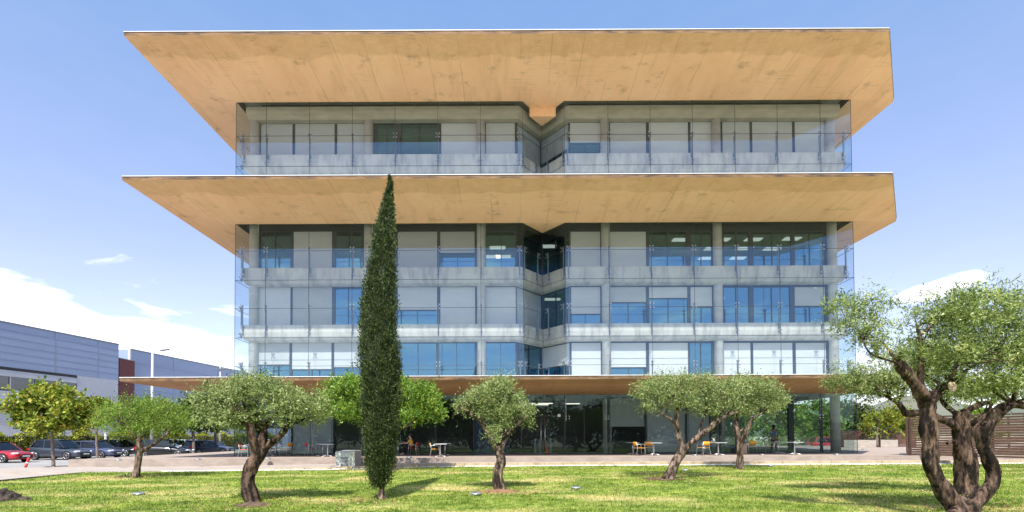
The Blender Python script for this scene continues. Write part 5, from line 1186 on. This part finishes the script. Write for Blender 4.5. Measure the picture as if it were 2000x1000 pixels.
# ------------------------------------------------------------ people
def skin_body(name, joints, edges, mt, parent, sub=2):
    me = bpy.data.meshes.new(name); me.from_pydata([j[:3] for j in joints], edges, []); me.materials.append(mt)
    o = bpy.data.objects.new(name, me); COL.objects.link(o); o.parent = parent
    md = o.modifiers.new('skin', 'SKIN'); md.use_smooth_shade = True
    for i, j in enumerate(joints):
        sv = me.skin_vertices[0].data[i]; r = j[3]; sv.radius = r if isinstance(r, tuple) else (r, r); sv.use_root = (i == 0)
    md = o.modifiers.new('sub', 'SUBSURF'); md.levels = sub; md.render_levels = sub
    return o
M_SKINP = mat('skin', (.55, .30, .19), .6); M_HAIR = mat('dark_hair', (.015, .011, .009), .5); M_DNIM = mat('dark_trousers', (.012, .014, .02), .9)
def person(loc, rz, seated, top_col, label, sleeves=False, top_name='shirt'):
    T_ = thing('person', label, 'person', loc)
    hz = .50 if seated else .95
    J = [(0, 0, hz, .15), (0, .02, hz+.26, .135), (0, 0, hz+.43, (.19, .12)), (0, -.015, hz+.55, .06), (0, -.04, hz+.66, .10), (0, -.05, hz+.76, .095)]
    E = [(0, 1), (1, 2), (2, 3), (3, 4), (4, 5)]
    for s_ in (-1, 1):
        b = len(J)
        if seated:
            J += [(s_*.10, -.08, hz, .09), (s_*.12, -.46, hz+.02, .065), (s_*.12, -.50, .12, .045), (s_*.12, -.62, .04, .035)]
            J += [(s_*.20, 0, hz+.44, .05), (s_*.25, -.18, hz+.24, .042), (s_*.12, -.38, hz+.30, .034), (s_*.10, -.46, hz+.32, .022)]
        else:
            J += [(s_*.10, 0, hz-.10, .09), (s_*.11, -.02, .5, .06), (s_*.12, .02, .10, .042), (s_*.12, -.12, .04, .035)]
            J += [(s_*.20, 0, hz+.44, .05), (s_*.25, .02, hz+.18, .042), (s_*.26, -.08, hz-.05, .032), (s_*.26, -.12, hz-.14, .022)]
        E += [(0, b), (b, b+1), (b+1, b+2), (b+2, b+3), (2, b+4), (b+4, b+5), (b+5, b+6), (b+6, b+7)]
        for fi in range(5):
            k = len(J); ox = (fi-2)*.017
            J += [(J[b+7][0]+ox, J[b+7][1]-.045, J[b+7][2]-.01+(0 if seated else -.03), .0095), (J[b+7][0]+ox*1.2, J[b+7][1]-.08, J[b+7][2]-.03-(0 if seated else .04), .008)]
            E += [(b+7, k), (k, k+1)]
    skin_body('body', J, E, M_SKINP, T_)
    # clothing: a slightly larger shell round torso and legs
    JT = [(0, 0, hz+.02, .17), (0, .02, hz+.26, .155), (0, 0, hz+.42, (.215, .14))]; ET = [(0, 1), (1, 2)]
    for s_ in (-1, 1):
        b = len(JT); JT += [(s_*.22, 0, hz+.43, .075), (s_*.25, -.10 if seated else .01, hz+.33, .056)]; ET += [(2, b), (b, b+1)]
    skin_body(top_name, JT, ET, mat('cloth_'+label[:8].replace(' ', '_'), top_col, .9), T_)
    JT = [(0, 0, hz-.01, .15)]; ET = []
    for s_ in (-1, 1):
        b = len(JT)
        if seated: JT += [(s_*.10, -.10, hz, .105), (s_*.12, -.46, hz+.02, .08), (s_*.12, -.50, .15, .06)]
        else: JT += [(s_*.10, 0, hz-.12, .105), (s_*.11, -.02, .5, .078), (s_*.12, .02, .12, .06)]
        ET += [(0, b), (b, b+1), (b+1, b+2)]
    skin_body('trousers', JT, ET, M_DNIM, T_)
    m_ = MB(); hz2 = hz+.73
    bm = bmesh.new(); bmesh.ops.create_icosphere(bm, subdivisions=3, radius=.118)
    for v_ in bm.verts:
        v_.co.y = v_.co.y*1.05+.015; v_.co.z *= 1.08
        if v_.co.y < -.05 and v_.co.z < .05: v_.co.y = -.05
        if v_.co.y > .02 and v_.co.z < 0: v_.co.z *= 1.7
    me = bpy.data.meshes.new('hair'); bm.to_mesh(me); bm.free(); me.materials.append(M_HAIR); o = bpy.data.objects.new('hair', me); COL.objects.link(o); o.parent = T_; o.location = (0, -.03, hz2+.05)
    T_.rotation_euler = (0, 0, rz); return T_
pc = Pz(803, 889.5, ZD); person((pc.x-.02, min(pc.y, YG-.42), ZD+.0), R(265-360), True, (.62, .40, .05), 'seated person with dark hair in a yellow top, reading at a café table')
pi_ = P(1513, 860, 34.2); person((pi_.x, 34.3, ZD), R(160), False, (.22, .34, .50), 'standing person with dark hair in a blue shirt behind the ground-floor glass')

# ------------------------------------------------------------ cars
M_TYRE = mat('tyre', (.015, .015, .016), .85); M_RIM = mat('alloy_rim', (.5, .5, .52), .3, metal=.9); M_CGL = glass_mat('car_glass', (.22, .30, .32), .05)
M_CTRIM = mat('black_trim', (.012, .012, .014), .5); M_HL = mat('headlamp', (.75, .78, .8), .12, spec=.8); M_TL = mat('tail_lamp', (.5, .01, .01), .2); M_PLATE = mat('number_plate', (.78, .78, .76), .5)
M_CINT = mat('car_interior', (.02, .02, .022), .9)
cache = {}
def paint(nm, c):
    if nm not in cache: cache[nm] = mat('paint_'+nm, c, .28, metal=.25, coat=1)
    return cache[nm]
def car(label, loc, rz, col, L=4.3, W=1.8, Ht=1.54, style='hatch', wheels=True, group='cars parked beside the hedge', name='parked_car'):
    T_ = thing(name, label, 'car', (0, 0, 0), group); pt = paint(*col)
    h = L/2; w = W/2
    # lower body: stations from nose to tail: x, z under, z belt, z top centre, half width
    if style == 'sedan': deck = .98; rear_in = .62
    else: deck = 1.0; rear_in = .10
    belt = .93 if Ht < 1.55 else 1.02
    st = [(h, .34, .60, .62, w*.62), (h-.06, .24, .68, .70, w*.82), (h-.30, .20, .75, .78, w*.94), (h-.75, .19, .82, .86, w), (h-1.15, .19, .89, .93, w), (0.2, .19, belt-.02, belt-.02, w), (-.8, .19, belt, belt, w), (-h+.7, .20, belt+.04, belt+.04, w*.99), (-h+.22, .24, belt+.05, belt+.05, w*.93), (-h+.05, .30, belt-.04, belt-.04, w*.84), (-h, .38, .78, .80, w*.76)]
    m_ = MB(); v = []; n = 9
    for x, zu, zb_, zc, hw in st:
        ring = [(hw*.86, zu), (hw*.99, zu+.10), (hw, (zu+zb_)/2), (hw*.985, zb_-.08), (hw*.90, zb_)]
        v += [(x, y, z) for y, z in ring]+[(x, 0, zc)]+[(x, -y, z) for y, z in ring[::-1]]
    k = 11; f = []
    for i in range(len(st)-1):
        for j in range(k): f.append([i*k+j, i*k+(j+1) % k, (i+1)*k+(j+1) % k, (i+1)*k+j])
    f += [list(range(k))[::-1], [(len(st)-1)*k+j for j in range(k)]]
    m_.add(v, f, 0, True); body = m_.build('body', pt, T_, subsurf=1)
    # cabin
    xw = h-1.15; xr = -h+rear_in+.12; rf0 = xw-.72; rf1 = xr+(.42 if style != 'sedan' else .62)
    ws = [(xw, belt-.04, belt-.03, w*.88, w*.87), ]
    base = [(xw, w*.86), (rf0+.1, w*.90), (rf1-.1, w*.90), (xr, w*.80)]
    top_ = [(rf0, w*.66), (rf0-.5, w*.70), (rf1+.2, w*.68), (rf1-.05, w*.62)]
    v = []; f = []
    for (bx_, bw), (tx, tw) in zip(base, top_):
        v += [(bx_, bw, belt-.05), (tx, tw, Ht-.07), (tx, -tw, Ht-.07), (bx_, -bw, belt-.05)]
    for i in range(3):
        a = 4*i; b = a+4; f += [[a, b, b+1, a+1], [a+2, b+2, b+3, a+3]]
    f += [[0, 1, 2, 3], [12, 15, 14, 13]]
    m_ = MB(); m_.add(v, f, 0, False); m_.build('windows', M_CGL, T_)
    m_ = MB(); v = []; f = []
    xs_ = [rf0+.03, rf0-.3, (rf0+rf1)/2, rf1+.2, rf1-.09]
    for i, x in enumerate(xs_):
        tw = w*(.67, .71, .71, .69, .63)[i]; z = Ht-.075+(0.01, .04, .05, .035, .0)[i]
        v += [(x, tw, Ht-.085), (x, tw*.82, z+.02), (x, 0, z+.035), (x, -tw*.82, z+.02), (x, -tw, Ht-.085)]
    for i in range(4):
        for j in range(4): a = 5*i+j; f.append([a, a+1, a+6, a+5])
    for i in range(4): f.append([5*i, 5*i+5, 5*i+9, 5*i+4])
    m_.add(v, f, 0, True); m_.build('roof', pt, T_)
    m_ = MB()
    for s_ in (-1, 1):
        for (a, b, t_) in (((xw-.01, w*.875*s_, belt-.06), (rf0, w*.672*s_, Ht-.07), .05), ((xr+.01, w*.81*s_, belt-.06), (rf1-.06, w*.63*s_, Ht-.07), .13), (((rf0+rf1)/2-.05, w*.91*s_, belt-.05), ((rf0+rf1)/2-.12, w*.70*s_, Ht-.07), .05), ((rf0, w*.678*s_, Ht-.075), (rf1-.06, w*.64*s_, Ht-.075), .045)):
            m_ = MB(); m_.bar(a, b, t_, t_*.6); m_.build('pillar', pt, T_)
    m_ = MB(); m_.box(xr+.2, xw-.3, -w*.8, w*.8, .4, belt-.07); m_.box(-.1, .15, -w*.72, -w*.1, belt-.07, Ht-.35); m_.box(-.1, .15, w*.1, w*.72, belt-.07, Ht-.35); m_.build('interior', M_CINT, T_)
    wr = .33 if Ht < 1.55 else .35
    for fx in (h-.86, -h+.80):
        for s_ in (-1, 1):
            m_ = MB(); y0 = s_*(w-.20); y1 = s_*(w+.005)
            ring = lambda y, r: [(fx+r*math.cos(6.283*k_/22), y, wr+r*math.sin(6.283*k_/22)) for k_ in range(22)]
            v = ring(y0, wr)+ring(y1-.03*s_, wr)+ring(y1, wr*.94)+ring(y1, wr*.68); f = []
            for r_ in range(3):
                for k_ in range(22): f.append([r_*22+k_, r_*22+(k_+1) % 22, (r_+1)*22+(k_+1) % 22, (r_+1)*22+k_])
            f.append(list(range(22))); m_.add(v, f, 0, True); wh = m_.build('wheel', M_TYRE, T_)
            m_ = MB()
            v = ring(y1-.035*s_, wr*.69); m_.add(v, [list(range(22))]); 
            rim_b = MB()
            for sp in range(5):
                a = 6.283*sp/5; rim_b.bar((fx, y1-.012*s_, wr), (fx+math.cos(a)*wr*.66, y1-.012*s_, wr+math.sin(a)*wr*.66), .075, .03)
            ri = [(fx+wr*.68*math.cos(6.283*k_/22), y1-.01*s_, wr+wr*.68*math.sin(6.283*k_/22)) for k_ in range(23)]; rim_b.tube(ri, .022, 5, cap=False)
            m_.build('brake_disc', M_CTRIM).parent = wh; rim_b.build('rim', M_RIM).parent = wh
            # arch
            m_ = MB(); arc = [(fx+(wr+.075)*math.cos(math.pi*k_/12), s_*(w-.012), wr+(wr+.075)*math.sin(math.pi*k_/12)) for k_ in range(13)]
            m_.add([(fx+(wr+.06)*math.cos(math.pi*k_/12-.0), s_*(w+.002), wr-.06+(wr+.11)*math.sin(math.pi*k_/12)) for k_ in range(13)], [list(range(13))]); m_.build('wheel_arch', M_CTRIM, T_)
    for s_ in (-1, 1):
        m_ = MB(); m_.obox((h-.24, s_*w*.74, .66), (.17, -s_*.04, .03), (-.06, s_*.11, 0), (0, 0, .055)); m_.build('headlight', M_HL, T_, bevel=.02)
        m_ = MB(); m_.obox((-h+.08, s_*w*.76, .86), (.03, 0, 0), (0, .10, 0), (0, 0, .09)); m_.obox((-h+.2, s_*w*.885, .88), (.12, 0, 0), (0, .02, 0), (0, 0, .06)); m_.build('tail_light', M_TL, T_, bevel=.01)
        m_ = MB(); m_.obox((xw-.30, s_*(w+.08), belt+.05), (.05, 0, 0), (0, .09, 0), (0, 0, .06)); m_.build('mirror', pt, T_, bevel=.02)
        m_ = MB(); m_.box(-.9, h-1.4, s_*(w-.005)-.006, s_*(w-.005)+.006, .25, .30); m_.build('sill_trim', M_CTRIM, T_)
    m_ = MB(); m_.obox((h+.005, 0, .40), (.03, 0, 0), (0, w*.52, 0), (0, 0, .085)); m_.obox((h-.02, 0, .56), (.025, 0, 0), (0, w*.30, 0), (0, 0, .035)); m_.build('grille', M_CTRIM, T_)
    m_ = MB(); m_.obox((h+.04, 0, .47), (.008, 0, 0), (0, .26, 0), (0, 0, .055)); m_.build('number_plate', M_PLATE, T_)
    m_ = MB(); m_.obox((-h-.012, 0, .62), (.01, 0, 0), (0, .26, 0), (0, 0, .055)); m_.build('number_plate', M_PLATE, T_)
    T_.location = loc; T_.rotation_euler = (0, 0, rz); return T_
GZ = -.05
def carat(label, px_front, py, rz, col, **k):
    """front wheel contact seen at (px, py)"""
    p = Pz(px_front, py, GZ); L = k.get('L', 4.3); c = p-Vector((math.cos(rz), math.sin(rz), 0))*(L/2-.86)
    return car(label, (c.x, c.y+.85, GZ), rz, col, **k)
RZ = R(-3)
DK = ('dark_grey', (.05, .06, .085)); NB = ('navy', (.02, .03, .075)); BK = ('black', (.006, .006, .008)); WH_ = ('white', (.72, .72, .72)); SV = ('silver', (.42, .44, .47)); RD = ('red', (.42, .012, .02)); BL = ('blue_grey', (.07, .085, .16))
carat('red compact car with a sunshade behind the windscreen at the left edge', 6, 904.5, RZ, RD, L=4.25, Ht=1.54)
carat('dark grey sport utility car, second from the left edge', 131, 898.5, RZ, DK, L=4.35, Ht=1.66)
carat('blue-grey hatchback parked right of the dark grey sport utility car', 199, 895.5, RZ, BL, L=4.3, Ht=1.52)
carat('black people carrier partly behind the blue-grey hatchback', 246, 891.8, RZ, BK, L=4.4, Ht=1.62)
p = Pz(240, 887, GZ); car('white car seen between the black people carrier and the small olive trunk', (p.x-.6, p.y, GZ), RZ, WH_, L=4.4)
p = Pz(296, 884.5, GZ); car('pale blue car behind the roof of the black hatchback', (p.x-.6, p.y, GZ), RZ, SV, L=4.3)
def cary(label, px, Y, rz, col, **k):
    x = P(px, 880, Y).x; return car(label, (x, Y, GZ), rz, col, **k)
cary('black hatchback with red tail lights, seen behind the small olive', 322, 44.2, R(16), BK, L=4.2, Ht=1.62)
cary('dark blue car whose nose shows in front of the white saloon', 312, 50.5, RZ, BL, L=4.2, Ht=1.45)
cary('white saloon in the middle of the car park', 360, 54, RZ, WH_, L=4.5, Ht=1.60)
cary('silver car behind the navy hatchback', 382, 62, RZ, SV, L=4.4, Ht=1.56)
cary('navy hatchback seen from behind between two street tree trunks', 400, 49.5, R(66), NB, L=4.1, Ht=1.5)
cary('black saloon right of the navy hatchback', 414, 53.5, R(-4), BK, L=4.4, Ht=1.48)
p = Pz(468, 884, GZ); car('pale car with blue windscreen seen through the left corner glass', (p.x+.9, p.y+3.5, GZ), R(180), SV, L=4.2)
p = P(1628, 872, 56); car('red car glimpsed between the corner column and the low fence', (p.x-.6, 56, GZ), R(0), RD, L=4.2, group='cars beyond the terrace')
